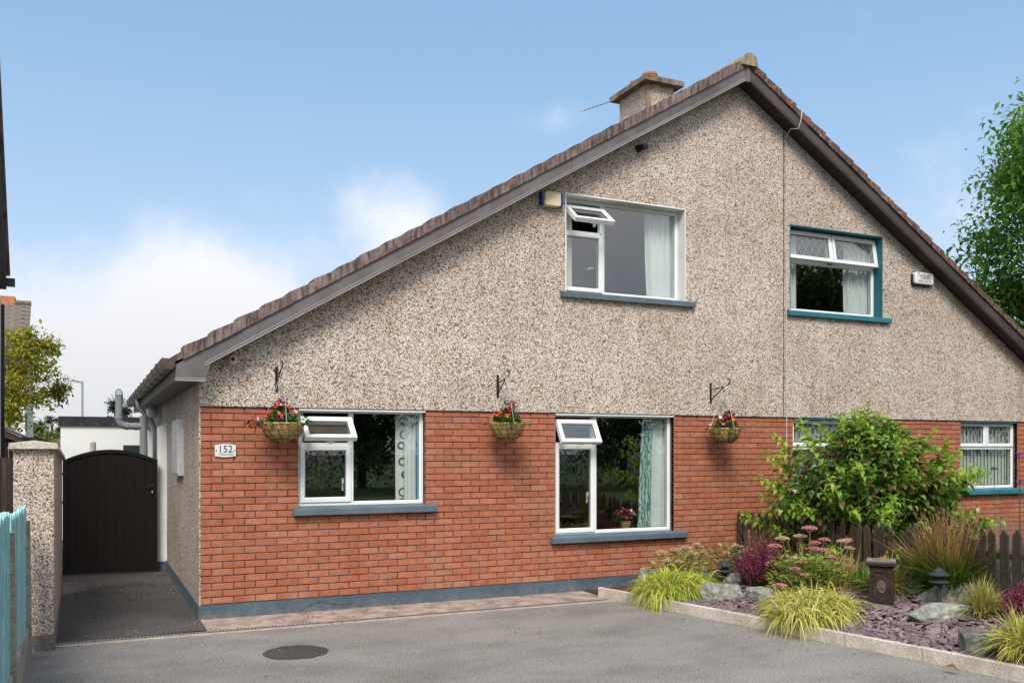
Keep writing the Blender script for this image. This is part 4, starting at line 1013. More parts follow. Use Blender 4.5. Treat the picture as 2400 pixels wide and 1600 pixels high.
m = MB(); m.box(a_.x, -1.80, 5.46, 5.50, 1.93, 1.98); m.build('rail', MSHED, sh)
# neighbouring house: only its rear corner, gutter end and roof verge reach into view
nh = empty('neighbouring_house', (-3.2, 5.6, 0)); tag(nh, 'dark edged corner of the neighbouring house beside the turquoise fence', 'house')
cA = onY(3, 800, 4.7); Xn = cA.x
m = MB(); m.box(Xn - 3.4, Xn, 1.6, 4.7, 0, 3.9); m.build('wall', MCREAMW, nh)
m = MB(); m.tube([(Xn + .01, 4.68, 0), (Xn + .01, 4.68, 3.85)], .035, 10); m.build('downpipe', MBLACKP, nh)
zE = onY(10, 645, 4.95).z
m = MB(); m.prism_yz([(4.98, zE), (3.2, zE + 2.55), (3.2, zE + 2.28), (4.98, zE - .20)], Xn - .1, Xn + .045); m.build('bargeboard', MBLACKP, nh)
m = MB(); m.prism_yz([(5.03, zE + .05), (3.2, zE + 2.68), (3.2, zE + 2.56), (5.0, zE + .0)], Xn - 3.4, Xn + .09); m.build('roof', MFARTILE, nh)
m = MB(); m.box(Xn - 3.4, Xn + .15, 4.98, 5.10, zE - .14, zE - .03); m.build('gutter', MBLACKP, nh)
# white flat-roofed extension at the end of the passage
ex = empty('rear_extension', (-.4, 11.0, 0)); tag(ex, 'white rendered flat roofed extension with charcoal fascia beyond the gate', 'extension')
m = MB(); m.box(-1.56, 2.2, 10.0, 14, 0, 2.27); m.build('wall', MRENDER, ex)
m = MB(); m.box(-1.60, 2.2, 9.95, 14.05, 2.27, 2.45); fo = m.build('fascia', MFASC, ex)
m = MB()
for x in (-1.5, -1.2, -.9, -.6): m.box(x - .008, x + .008, 9.945, 9.952, 2.30, 2.316)
m.build('fixings', MTRIM, fo)
m = MB(); m.box(-.42, .2, 9.98, 10.0, 1.5, 1.88); m.build('window', MFASC, ex)
m = MB(); m.lathe([(.06, 1.6), (.055, 1.93), (.03, 1.95)], 12, (-.98, 9.5, 0)); m.lathe([(.03, 0), (.03, 1.6)], 10, (-.98, 9.5, 0)); tag(m.build('garden_lantern', MSTONECAP), 'small pale stone post just showing over the arched gate', 'post')
# far house with tiled roof
Yh = 26.0
tl = onY(-60, 706, Yh); tr_ = onY(56, 708, Yh); er = onY(63, 770, Yh - 2.6)
fh = empty('far_house', (tl.x, Yh, 0)); tag(fh, 'distant cream house with a brown tiled roof behind the yellowing tree', 'house')
wr = onY(58, 1000, Yh - 2.2).x
m = MB(); m.box(wr - 9, wr, Yh - 2.3, Yh + 3, 0, 4.9); m.build('wall', MCREAMW, fh)
m = MB(); m.prism_yz([(Yh - 2.3, 4.9), (Yh, tl.z - .15), (Yh + 3, 4.9)], wr - .3, wr - .001); m.build('gable', MCREAMW, fh)
rf = None
for k in range(13):
    t0, t1 = k / 13, (k + 1.12) / 13; m = MB(); yA, yB = Yh - 2.75 * t0, Yh - 2.75 * t1; zt, ze = tl.z, 4.75
    zA, zB = zt + (ze - zt) * t0, zt + (ze - zt) * t1; x = wr - 9; vs = []; nn = 60
    for i in range(nn + 1):
        xx = wr - 9 + 9.08 * i / nn; h_ = .035 * math.sin(i * 6.283 / 2); vs += [(xx, yA, zA + h_), (xx, yB, zB + .05 + h_), (xx, yB, zB - .02)]
    fs = []
    for i in range(nn): a = i * 3; fs += [(a, a + 1, a + 4, a + 3), (a + 1, a + 2, a + 5, a + 4)]
    m.add(vs, fs); m.build('tile_course', MFARTILE, fh, smooth=True, fix=False)
m = MB(); m.tube([(wr - 9, Yh, tl.z + .03), (wr + .08, Yh, tl.z + .03)], .1, 10); m.build('ridge', MFARTILE, fh)
m = MB(); m.prism_yz([(Yh - 2.85, 4.70), (Yh, tl.z - .02), (Yh, tl.z - .28), (Yh - 2.85, 4.45)], wr + .03, wr + .07); m.build('bargeboard', MWHITE, fh)
m = MB(); m.box(wr - .16, wr + .02, Yh - 2.33, Yh - 2.3, 0, 4.8); m.build('corner_trim', MWHITE, fh)
m = MB(); pz = onY(8, 700, Yh); m.box(pz.x - .35, pz.x + .36, Yh - .1, Yh + .5, tl.z - .4, onY(8, 694, Yh).z); m.build('chimney', MPOT, fh)
# low brown roof far off and a street lamp
b0 = onY(96, 1018, 45); b1 = onY(150, 1060, 45)
lr = empty('far_bungalow', (b0.x, 45, 0)); tag(lr, 'distant low brown roof with a red chimney left of the white extension', 'house')
m = MB(); m.prism_yz([(43, 1.0), (47, b0.z), (51, 1.0)], b0.x - 6, b1.x + 3); m.build('roof', MFARTILE2, lr)
cc = onY(117, 1016, 47); m = MB(); m.box(cc.x - .2, cc.x + .2, 46.8, 47.3, b0.z - .5, cc.z + .12); m.build('chimney', MPOT, lr)
l0 = onY(193, 893, 36); l1 = onY(164, 893, 36)
sl_ = empty('street_lamp', (l0.x, 36, 0)); tag(sl_, 'slim grey street lamp rising beyond the white extension', 'street lamp')
m = MB(); m.tube([(l0.x, 36, 0), (l0.x, 36, l0.z)], .05, 10); m.build('post', MLAMPP, sl_)
m = MB(); m.tube([(l0.x, 36, l0.z - .05), (l0.x - .25, 36, l0.z)], .045, 8); m.build('arm', MLAMPP, sl_)
m = MB(); m.prism_xz([(l0.x - .22, l0.z - .05), (l0.x - .22, l0.z + .05), (l1.x - .0, l0.z + .03), (l1.x - .02, l0.z - .03)], 35.9, 36.1); m.build('lantern', MLAMPP, sl_)

# ================================================================== GARDEN
kb = empty('garden_kerb', (5.0, -3, 0)); tag(kb, 'low concrete kerb stones edging the flower bed along the driveway', 'kerb')
for (xa, ya), (xb, yb) in zip(KERB, KERB[1:]):
    d = Vector((xb - xa, yb - ya)); L = d.length; d /= L; nrm = Vector((-d.y, d.x))      # nrm points to the bed (+X)
    if nrm.x < 0: nrm = -nrm
    p, q = Vector((xa, ya)) + d * .003, Vector((xb, yb)) - d * .003; h = .118 + rnd.uniform(-.004, .004); W = .052; c = .008
    m = MB(); f0 = [(0, -.03), (0, h - c), (c, h), (W - c, h), (W, h - c), (W, -.03)]
    vs = []
    for e_ in (p, q):
        for o_, z_ in f0: t_ = e_ + nrm * o_; vs.append((t_.x, t_.y, z_ + rnd.uniform(-.0015, .0015)))
    k = 6
    m.add(vs, [tuple(range(k)), tuple(reversed(range(k, 2*k)))] + [(i, i + k, (i + 1) % k + k, (i + 1) % k) for i in range(k)]); m.build('kerb_stone', MKERB, kb)
xk, yk = KERB[0]; m = MB(); m.box(xk + .006, xk + .95, yk - .0, yk + .05, -.02, .112); m.v = [(x, y + .02 + (x - xk) * .08, z) for x, y, z in m.v]
# slate chips
m = MB(); rg = random.Random(21); cnt = 0
while cnt < 5200:
    y = rg.uniform(-6.0, -1.3); x = kerb_x(y) + .07 + rg.random() ** 1.1 * 1.75
    if x > 6.95: continue
    if y > -2.2 and x > 5.9: continue
    L, W, T = rg.uniform(.022, .062), rg.uniform(.014, .038), rg.uniform(.004, .009)
    k = rg.choice((4, 5, 5, 6)); a0 = rg.uniform(0, 6.28)
    pts = [(L * math.cos(a0 + 6.283 * i / k + rg.uniform(-.3, .3)) * rg.uniform(.7, 1.1), W * math.sin(a0 + 6.283 * i / k + rg.uniform(-.3, .3)) * rg.uniform(.7, 1.1)) for i in range(k)]
    M_ = Matrix.Translation((x, y, bed_z(x, y) + .008 + rg.uniform(0, .022))) @ Matrix.Rotation(rg.uniform(0, 6.28), 4, 'Z') @ Matrix.Rotation(rg.gauss(0, .32), 4, 'X') @ Matrix.Rotation(rg.gauss(0, .25), 4, 'Y')
    m.m = M_; m.add([(a, b, -T) for a, b in pts] + [(a * .93, b * .93, T) for a, b in pts], [tuple(range(k, 2*k))] + [(i, (i+1) % k, (i+1) % k + k, i + k) for i in range(k)]); cnt += 1
m.m = None
tag(m.build('slate_chippings', MSLATE, fix=True), 'purple slate chippings covering the flower bed', 'slate chips', kind='stuff')
# rocks
def rock(px, py, z, w_, h_, dp_, label, seed, mat_=None, rz=0, name='garden_rock'):
    p = onZ(px * 1.0204, py * 1.0204, z)
    bm = bmesh.new(); bmesh.ops.create_icosphere(bm, subdivisions=4, radius=1)
    rg = random.Random(seed); off = Vector((seed * 3.1, seed * 1.7, 0))
    pl = [(Vector((rg.gauss(0, 1), rg.gauss(0, 1), rg.gauss(0, .8))).normalized(), rg.uniform(.55, .85)) for _ in range(13)] + [(Vector((.1, .05, 1)).normalized(), .62)]
    for v_ in bm.verts:
        c = v_.co.copy()
        for n_, d_ in pl:
            k = c.dot(n_)
            if k > d_: c -= n_ * (k - d_) * .92
        c *= 1 + .10 * noise.noise(c * 2.3 + off) + .05 * noise.noise(c * 6 + off) + .025 * noise.noise(c * 15 + off)
        v_.co = Vector((c.x * w_ / 1.5, c.y * dp_ / 1.5, c.z * h_ / 1.3))
    me = bpy.data.meshes.new(name); bm.to_mesh(me); bm.free(); me.materials.append(mat_ or MROCK)
    o = bpy.data.objects.new(name, me); col.objects.link(o)
    o.location = (p.x, p.y, z + h_ * .28); o.rotation_euler = (0, 0, -YAW + rz)
    tag(o, label, 'rock', 'rocks set among the plants'); return o
rock(1659, 1378, .10, .40, .24, .28, 'blocky grey rock between the yellow grass mound and the heather', 1)
rock(1752, 1378, .12, .34, .19, .24, 'rounded grey rock at the foot of the purple heather', 2, rz=.3)
rock(1490, 1345, .08, .20, .28, .22, 'upright pale rock leaning at the end of the blue plinth', 3)
rock(1690, 1352, .10, .34, .26, .25, 'grey rock half hidden behind the heather and garden lamp', 9)
rock(2156, 1434, .13, .56, .27, .26, 'flat grey rock lying alone in the purple chippings', 4)
rock(2255, 1498, .10, .34, .24, .25, 'brown grey rock against the grass at the kerb', 5, MROCKB)
rock(2190, 1394, .20, .62, .34, .30, 'large grey rock below the dark garden lamp', 6)
rock(2108, 1378, .20, .36, .28, .25, 'low grey rock beside the pale brick behind the sundial', 7, rz=.4)
rock(2020, 1408, .13, .30, .13, .24, 'mossy flat stone carrying the sundial', 8, MROCKB)
def slab(pts, z, label):
    m = MB(); P = [onZ(x * 1.0204, y * 1.0204, z) for x, y in pts]; n = len(P)
    m.add([(p.x, p.y, z - .025) for p in P] + [(p.x, p.y, z + .02 + rnd.uniform(-.006, .006)) for p in P], [tuple(range(n)), tuple(reversed(range(n, 2*n)))] + [(i, (i+1) % n, (i+1) % n + n, i + n) for i in range(n)])
    tag(m.build('slate_slab', MSLAB), label, 'slab', 'flat slate slabs in the bed')
slab([(2112, 1392), (2130, 1387), (2175, 1394), (2192, 1408), (2185, 1412), (2150, 1404)], .185, 'flat purple slate slab next to the sundial')
slab([(2178, 1391), (2200, 1392), (2240, 1404), (2246, 1416), (2215, 1420), (2194, 1410)], .185, 'flat purple slate slab below the large grey rock')
p = onZ(2087 * 1.0204, 1383 * 1.0204, .19); m = MB(); m.m = Matrix.Translation((p.x, p.y, .19)) @ Matrix.Rotation(.15 - YAW, 4, 'Z') @ Matrix.Rotation(-.12, 4, 'Y'); m.box(-.085, .085, -.045, .045, -.02, .035)
tag(m.build('white_brick', MWHITE), 'single white painted brick lying behind the sundial', 'brick')

# sundial
def T(p, rz): return Matrix.Translation(p) @ Matrix.Rotation(rz, 4, 'Z')
sp_ = onZ(2024 * 1.0204, 1396 * 1.0204, .17)
sdl = empty('sundial', sp_); tag(sdl, 'short bronze brown sundial pedestal with a carved oval panel', 'sundial')
mt = T(sp_, -YAW - R(22))
def P_(fn, name, mat_, smooth=False):
    m = MB(); m.m = mt; fn(m); return m.build(name, mat_, sdl, smooth)
def taper(m, w0, w1, z0, z1): m.add([(-w0, -w0, z0), (w0, -w0, z0), (w0, w0, z0), (-w0, w0, z0), (-w1, -w1, z1), (w1, -w1, z1), (w1, w1, z1), (-w1, w1, z1)], [(0, 3, 2, 1), (4, 5, 6, 7), (0, 1, 5, 4), (1, 2, 6, 5), (2, 3, 7, 6), (3, 0, 4, 7)])
P_(lambda m: (m.box(-.15, .15, -.15, .15, 0, .03), taper(m, .135, .118, .03, .055)), 'base', MSUN)
P_(lambda m: taper(m, .115, .108, .055, .43), 'column', MSUN)
P_(lambda m: (taper(m, .112, .135, .425, .45), m.box(-.148, .148, -.148, .148, .45, .478), taper(m, .148, .14, .478, .492)), 'cap', MSUN)
P_(lambda m: m.box(-.138, .138, -.138, .138, .492, .497), 'top_slab', MSUNTOP)
P_(lambda m: m.lathe([(.085, .497), (.085, .505), (.07, .509)], 24), 'dial', MBRASS)
P_(lambda m: m.prism_xz([(-.05, .508), (.05, .508), (.045, .56), (.02, .53)], -.003, .003), 'gnomon', MBRASS)
def mould(m):
    for sx in (0, 1):
        def bx(a, b, c, d):
            if sx == 0: m.box(a, b, -.120, -.108, c, d)
            else: m.box(.108, .120, a, b, c, d)
        for s in (-1, 1):
            x = lambda a, b: (min(s * a, s * b), max(s * a, s * b))
            for (a, b), z0, z1 in ((x(.085, .078), .12, .34), (x(.078, .055), .34, .348), (x(.062, .055), .34, .385), (x(.055, .0), .378, .385), (x(.085, .062), .113, .12), (x(.069, .062), .085, .12), (x(.062, 0), .085, .092)): bx(a, b, z0, z1)
P_(mould, 'panel_moulding', MSUN)
def medal(m):
    n = 24
    for ri, yy in ((1.0, -.124), (.82, -.119)):
        pass
    m.add([(.042 * math.cos(6.2832*i/n), -.110, .235 + .065 * math.sin(6.2832*i/n)) for i in range(n)] + [(.040 * math.cos(6.2832*i/n), -.122, .235 + .062 * math.sin(6.2832*i/n)) for i in range(n)] +
          [(.033 * math.cos(6.2832*i/n), -.122, .235 + .053 * math.sin(6.2832*i/n)) for i in range(n)] + [(.031 * math.cos(6.2832*i/n), -.116, .235 + .05 * math.sin(6.2832*i/n)) for i in range(n)],
          [(k*n+i, k*n+(i+1) % n, (k+1)*n+(i+1) % n, (k+1)*n+i) for k in range(3) for i in range(n)] + [tuple(range(3*n, 4*n))])
    for i in range(12):
        a = 6.2832 * i / 12; m.tube([(.006 * math.cos(a), -.119, .235 + .01 * math.sin(a)), (.026 * math.cos(a), -.119, .235 + .043 * math.sin(a))], .0035, 5)
P_(medal, 'medallion', mottled('worn_medallion', (.05, .045, .04), (.2, .17, .14), 30, .6))
# garden lamps
def garden_lamp(px, py, z, label, up=.09):
    p = onZ(px * 1.0204, py * 1.0204, z + up); e = empty('garden_lamp', (p.x, p.y, z)); tag(e, label, 'garden lamp', 'tiered garden lamps'); c = (p.x, p.y, z)
    m = MB(); c = (p.x, p.y, z + .11); m.lathe([(.02, -.12), (.02, .13), (.05, .15), (.045, .16)], 14, c); m.build('post', MLAMP, e)
    m = MB(); m.lathe([(.05, .155), (.095, .165), (.098, .172), (.055, .195), (.05, .2)], 24, c); m.build('louvre', MLAMP, e, smooth=False)
    m = MB(); m.lathe([(.04, .19), (.04, .235)], 14, c); m.build('core', MBLACKP, e)
    m = MB(); m.lathe([(.05, .225), (.098, .235), (.10, .243), (.06, .268), (.058, .278), (.045, .290), (.012, .312), (.003, .314)], 24, c); m.build('hood', MLAMP, e, smooth=False)
garden_lamp(2157, 1366, .21, 'dark tiered garden lamp in front of the tall rusty grass', .15)
garden_lamp(1664, 1347, .03, 'dark tiered garden lamp half hidden beside the purple heather')

# picket fence between the two gardens
pf = empty('picket_fence', (7.06, -2.6, .1)); tag(pf, 'low dark stained picket fence running out from the house wall', 'fence')
pk = []
for s in range(3):
    m = MB(); q = random.Random(s); w0 = .042
    m.prism_yz([(-w0, .0), (w0, .0), (w0 - .002, .78), (.01 * q.uniform(-1, 1), .845), (-w0 + .002, .775 + .01 * q.random())], -.010, .010)
    me = bpy.data.meshes.new('picket'); me.from_pydata(m.v, [], m.f); bm = bmesh.new(); bm.from_mesh(me); bmesh.ops.recalc_face_normals(bm, faces=bm.faces); bm.to_mesh(me); bm.free(); me.materials.append(MWOODF); pk.append(me)
y = -.10; i = 0
while y > -5.6:
    z0 = .10 + .02 * noise.noise(Vector((y * 1.3, 0, 4))) + (.06 if y < -3 else 0)
    mesh_obj('picket', pk[i % 3], pf, (7.04, y, z0), (1, rnd.uniform(.9, 1.1), rnd.uniform(.985, 1.02)), (rnd.gauss(0, .03), rnd.gauss(0, .02), rnd.gauss(0, .04))); y -= .132; i += 1
for z in (.30, .72):
    m = MB(); m.box(7.055, 7.085, -5.6, -.05, z, z + .06); m.build('rail', MWOODF, pf)
for y in (-.07, -1.85, -3.65):
    m = MB(); m.box(7.086, 7.15, y - .035, y + .035, 0, .88); m.build('post', MWOODF, pf)

# ------------------------------------------------------------------ plants
def blade(m, p, az, L, up, outw, droop, wd, rng, seg=5, twist=.5):
    d = Vector((math.cos(az), math.sin(az), 0)); s = Vector((-d.y, d.x, 0)); tw = rng.uniform(-twist, twist)
    s = (s * math.cos(tw) + Vector((0, 0, 1)) * math.sin(tw)).normalized()
    vs = []; kx = rng.uniform(-.15, .15)
    for i in range(seg + 1):
        t_ = i / seg; q = p + d * (outw * L * (t_ ** 1.25)) + Vector((-d.y, d.x, 0)) * (kx * L * t_ * t_) + Vector((0, 0, 1)) * L * (up * t_ - droop * t_ ** 2.3)
        w_ = wd * (.55 + .9 * t_ * (1 - t_) * 2) * (1 - t_ ** 3) + .0006; vs += [q - s * w_, q + s * w_]
    m.add(vs, [(2*i, 2*i+1, 2*i+3, 2*i+2) for i in range(seg)])
def clump(name, c, n, L, up, outw, droop, wd, mat_, seed, label, cat, group=None, core=.06, az=None, parent=None, lv=.35, lo_=.1, dl_=.4):
    rg = random.Random(seed); m = MB(); c = Vector(c)
    for _ in range(n):
        a = rg.uniform(0, 6.283) if az is None else rg.gauss(az[0], az[1]); r_ = core * math.sqrt(rg.random()); b = rg.uniform(0, 6.283)
        p = c + Vector((r_ * math.cos(b), r_ * math.sin(b), 0)); f = rg.random() ** .8
        blade(m, p, a, L * rg.uniform(1 - lv, 1.1), up * rg.uniform(.85, 1.15) * (1.15 - .3 * f), outw * (lo_ + (1.05 - lo_) * f), droop * rg.uniform(.7, 1.2) * (dl_ + (1.2 - dl_) * f), wd * rg.uniform(.6, 1.2), rg)
    o = m.build(name, mat_, parent, smooth=True, fix=False)
    if label: tag(o, label, cat, group)
    return o
MHAK = leafmat('golden_grass', [(0, (.16, .22, .03)), (.12, (.34, .40, .05)), (.3, (.56, .56, .09)), (.6, (.74, .69, .18)), (.85, (.82, .76, .34)), (.93, (.62, .46, .22)), (1, (.34, .21, .10))], .36)
MHAKL = leafmat('lime_grass', [(0, (.13, .24, .025)), (.14, (.28, .40, .035)), (.4, (.48, .56, .06)), (.75, (.68, .68, .13)), (.93, (.80, .74, .28)), (1, (.44, .30, .13))], .36)
MSEDGE = leafmat('rusty_sedge', [(0, (.05, .12, .018)), (.5, (.10, .20, .03)), (.8, (.18, .24, .04)), (1, (.34, .19, .03))], .35, .5, (.34, .66, [(0, (.20, .10, .035)), (.3, (.40, .22, .09)), (.65, (.50, .33, .17)), (.85, (.60, .28, .03)), (1, (.24, .26, .05))]))
MDRY = leafmat('dry_grass', [(0, (.18, .09, .04)), (.4, (.34, .19, .09)), (.75, (.48, .33, .17)), (1, (.20, .22, .05))], .3)
MTUFT = leafmat('tan_green_grass', [(0, (.20, .26, .04)), (.4, (.42, .42, .09)), (.75, (.62, .54, .20)), (1, (.50, .31, .12))], .3)
G_ = 'golden arching grass mounds along the kerb'
def bz(x, y): return bed_z(x, y)
gp_ = [((5.14, -1.24), 5200, .62, MHAKL, 'lime yellow grass mound spilling over the kerb nearest the house', 31, .95), ((5.46, -3.08), 5600, .60, MHAK, 'golden yellow grass mound spilling over the kerb by the sundial', 32, 1.0)]
for (x, y), n_, L, mt_, lb, sd_, up_ in gp_:
    e = empty('golden_grass', (x, y, bz(x, y))); tag(e, lb, 'grass', G_)
    for k, (ox, oy, f) in enumerate(((0, 0, .36), (-.22, -.12, .18), (.30, .06, .24), (-.02, .2, .12), (.05, -.16, .10))):
        clump('grass_blades', (x + ox, y + oy, bz(x, y)), int(n_ * f), L * (1 if k == 0 else .84), .98 * up_, .80, .92, .0064, mt_, sd_ + 10 * k, None, None, None, .2, parent=e, lv=.5, lo_=.42, dl_=.85)
q_ = onZ(2258 * 1.0204, 1428 * 1.0204, .16)
clump('grass_tussock', (q_.x, q_.y, .15), 1000, .44, 1.0, .80, .55, .005, MTUFT, 35, 'tan and green grass tussock right of the flat slate slabs', 'grass', 'small grass tussocks', .08)
q_ = onZ(2362 * 1.0204, 1512 * 1.0204, .12)
clump('grass_tussock', (q_.x, q_.y, .11), 1500, .50, .95, .85, .65, .006, MHAK, 36, 'yellow green grass tussock next to the brown grey kerbside rock', 'grass', 'small grass tussocks', .12)
clump('grass_tussock', (6.62, -3.02, .20), 800, .52, .95, .85, .55, .004, MTUFT, 37, 'straw coloured grass tussock right behind the sundial', 'grass', 'small grass tussocks', .08)
clump('grass_tussock', (6.45, -2.5, .18), 600, .55, 1.0, .6, .4, .004, MTUFT, 38, 'straw and green grass between the sedums and the sundial', 'grass', 'small grass tussocks', .2)
# the tall rusty sedge in front of the fence, with dry seed stalks
e = empty('rusty_sedge', (6.95, -3.50, .24)); tag(e, 'tall grass with green base and rusty brown seed stalks at the fence', 'grass')
clump('grass_blades', (6.95, -3.50, .24), 1700, .80, 1.0, .78, .26, .0065, MSEDGE, 41, None, None, None, .16, parent=e)
clump('grass_blades', (6.96, -3.54, .24), 500, .66, .85, .95, .45, .006, MSEDGE, 42, None, None, None, .16, parent=e)
m = MB(); rg = random.Random(43)
for _ in range(95):
    a = rg.uniform(0, 6.28); sp = rg.random() * .46; L = rg.uniform(.62, 1.0); b = Vector((6.95 + rg.uniform(-.12, .12), -3.50 + rg.uniform(-.12, .12), .24))
    tip = b + Vector((math.cos(a) * sp, math.sin(a) * sp, L)); mid = b.lerp(tip, .6) + Vector((rg.uniform(-.03, .03), rg.uniform(-.03, .03), .02)); m.tube([b, mid, tip], [.0022, .002, .0012], 4, False)
    for k in range(10):
        c = mid.lerp(tip, .15 + .85 * k / 9); leaf(m, c, Vector((rg.uniform(-1, 1), rg.uniform(-1, 1), rg.uniform(0, 1))), rg.uniform(.012, .03), rg, .5)
m.build('seed_stalks', MDRY, e, fix=False)
e = empty('dry_grass', (6.72, -.95, .12)); tag(e, 'rusty dry grass tuft by the picket fence near the house wall', 'grass')
clump('grass_blades', (6.72, -.95, .14), 330, .72, 1.0, .55, .25, .004, MDRY, 44, None, None, None, .16, parent=e)
clump('grass_blades', (6.86, -1.55, .14), 200, .62, 1.0, .6, .3, .004, MDRY, 45, None, None, None, .16, parent=e)
# heather
MHEA = leafmat('heather_flower', [(0, (.13, .012, .045)), (.4, (.27, .03, .095)), (.8, (.40, .06, .16)), (1, (.50, .12, .25))], .2)
MHEAG = leafmat('heather_green', [(0, (.03, .055, .015)), (1, (.07, .10, .03))], .2)
def heather(x, y, z, w_, h_, label, seed, n):
    e = empty('heather', (x, y, z)); tag(e, label, 'heather', 'purple heathers in the bed'); rg = random.Random(seed); f = MB(); g = MB()
    for _ in range(n):
        a = rg.uniform(0, 6.28); r_ = math.sqrt(rg.random()); hh = h_ * (1 - .45 * r_ ** 2) * rg.uniform(.72, 1.08)
        b = Vector((x + .35 * w_ * r_ * math.cos(a), y + .35 * w_ * r_ * math.sin(a), z)); tip = Vector((x + w_ * r_ * math.cos(a), y + w_ * r_ * math.sin(a), z + hh))
        k = 22
        for i in range(k):
            t_ = .25 + .75 * i / k; c = b.lerp(tip, t_) + Vector((rg.uniform(-.012, .012), rg.uniform(-.012, .012), 0))
            (leaf(f if t_ > .42 + rg.uniform(-.1, .1) else g, c, Vector((rg.uniform(-1, 1), rg.uniform(-1, 1), rg.uniform(.2, 1.2))), rg.uniform(.016, .030), rg, .6))
        g.tube([b, tip], [.003, .001], 3, False)
    f.build('flower_spikes', MHEA, e, fix=False); g.build('foliage', MHEAG, e, fix=False)
heather(6.02, -1.72, .12, .34, .66, 'tall purple heather between the rocks and the pink sedum', 51, 420)
heather(6.62, -4.62, .2, .26, .42, 'small purple heather at the fence end of the bed', 52, 190)
# sedums
MSEDL = leafmat('sedum_leaf', [(0, (.16, .26, .05)), (.5, (.29, .40, .085)), (.85, (.46, .48, .13)), (1, (.58, .48, .15))], .3)
MSEDF = leafmat('sedum_pink', [(0, (.36, .09, .09)), (.5, (.52, .15, .16)), (1, (.62, .27, .26))], .15)
MSEDP = leafmat('sedum_dusty_pink', [(0, (.36, .20, .13)), (.5, (.52, .29, .20)), (1, (.62, .42, .31))], .15)
MSEDS = leafmat('sedum_stem', [(0, (.22, .24, .09)), (1, (.36, .32, .16))], .2)
def sedum(cx_, cy_, heads, label, seed, fm, extra=0):
    rg = random.Random(seed); z = bz(cx_, cy_); e = empty('sedum', (cx_, cy_, z)); tag(e, label, 'sedum', 'flowering sedum clumps'); L = MB(); S = MB()
    for hx, hy, hz, hr in heads:
        tip = Vector((hx, hy, hz)); b = Vector((cx_ + (hx - cx_) * .35 + rg.uniform(-.04, .04), cy_ + (hy - cy_) * .35 + rg.uniform(-.04, .04), z))
        mid = b.lerp(tip, .5) + Vector((rg.uniform(-.02, .02), rg.uniform(-.02, .02), .02)); S.tube([b, mid, tip], [.005, .0045, .004], 5, False)
        nl = 15
        for i in range(nl):
            t_ = .12 + .72 * i / nl; c = b.lerp(mid, t_ * 2) if t_ < .5 else mid.lerp(tip, t_ * 2 - 1); a = i * 2.4 + rg.uniform(-.4, .4)
            leaf(L, c, Vector((math.cos(a), math.sin(a), .45)), rg.uniform(.05, .085), rg, .5)
        f = MB()
        for i in range(7):
            a = i * .9; q = tip + Vector((math.cos(a) * hr * .6, math.sin(a) * hr * .6, -.004)); S.tube([tip - Vector((0, 0, .05)), q], .002, 4, False)
        nb_ = int(170 * (hr / .07) ** 2)
        for i in range(nb_):
            a = rg.uniform(0, 6.28); r_ = hr * math.sqrt(rg.random()); c = tip + Vector((r_ * math.cos(a), r_ * math.sin(a), .022 * (1 - (r_ / hr) ** 2) + rg.uniform(-.007, .007))); d_ = rg.uniform(.005, .009)
            f.add([c + Vector(q) * d_ for q in ((1, 0, 0), (0, 1, 0), (-1, 0, 0), (0, -1, 0), (0, 0, 1), (0, 0, -1))], [(0, 1, 4), (1, 2, 4), (2, 3, 4), (3, 0, 4), (1, 0, 5), (2, 1, 5), (3, 2, 5), (0, 3, 5)])
        f.build('flower_head', fm if not isinstance(fm, list) else rg.choice(fm), e, fix=False)
    for _ in range(extra):
        a = rg.uniform(0, 6.28); r_ = rg.random() * .4; leaf(L, Vector((cx_ + r_ * math.cos(a), cy_ + r_ * math.sin(a), z + rg.uniform(.02, .38))), Vector((math.cos(a), math.sin(a), rg.uniform(.2, .9))), rg.uniform(.05, .09), rg, .5)
    S.build('stems', MSEDS, e, fix=False); L.build('leaves', MSEDL, e, fix=False)
def at(px, py, Y):
    p = onY(px * 1.0204, py * 1.0204, Y); return p.x, p.y, p.z
sedum(5.62, -.72, [(*at(1520, 1268, -.80), .075), (*at(1552, 1263, -.72), .08), (*at(1578, 1258, -.68), .08), (*at(1600, 1250, -.62), .06), (*at(1532, 1288, -.86), .07), (*at(1588, 1275, -.75), .06), (*at(1560, 1290, -.85), .06), (*at(1612, 1268, -.6), .06)], 'dusty pink sedum against the brick wall above the lime grass', 61, MSEDP, 420)
sedum(6.25, -.95, [(*at(1668, 1270, -1.0), .05), (*at(1690, 1255, -.95), .06), (*at(1702, 1268, -1.0), .05), (*at(1655, 1290, -1.05), .05), (*at(1684, 1288, -1.0), .05)], 'pale faded sedum between the brick wall and the purple heather', 62, MSEDP, 330)
hd = [(1860, 1213, .09), (1797, 1237, .08), (1780, 1254, .08), (1838, 1232, .08), (1870, 1247, .07), (1893, 1240, .07), (1936, 1243, .07), (1948, 1240, .05), (1952, 1259, .07), (1868, 1261, .085), (1890, 1263, .07), (1908, 1280, .06), (1842, 1290, .07), (1827, 1307, .06), (1915, 1290, .09), (1945, 1286, .08), (1950, 1300, .06), (1790, 1345, .085), (1850, 1320, .06), (1875, 1285, .06)]
rg = random.Random(5)
sedum(6.10, -2.35, [(*at(a, b, -2.35 + rg.uniform(-.28, .28)), r_) for a, b, r_ in hd], 'large pink flowered sedum between the heather and the sundial', 63, [MSEDF, MSEDF, MSEDP], 1300)
clump('fern', (6.55, -2.75, .2), 60, .42, 1.0, .6, .3, .012, leafmat('fern_green', [(0, (.06, .2, .02)), (1, (.14, .32, .04))]), 64, 'small bright green fern behind the sundial', 'fern')

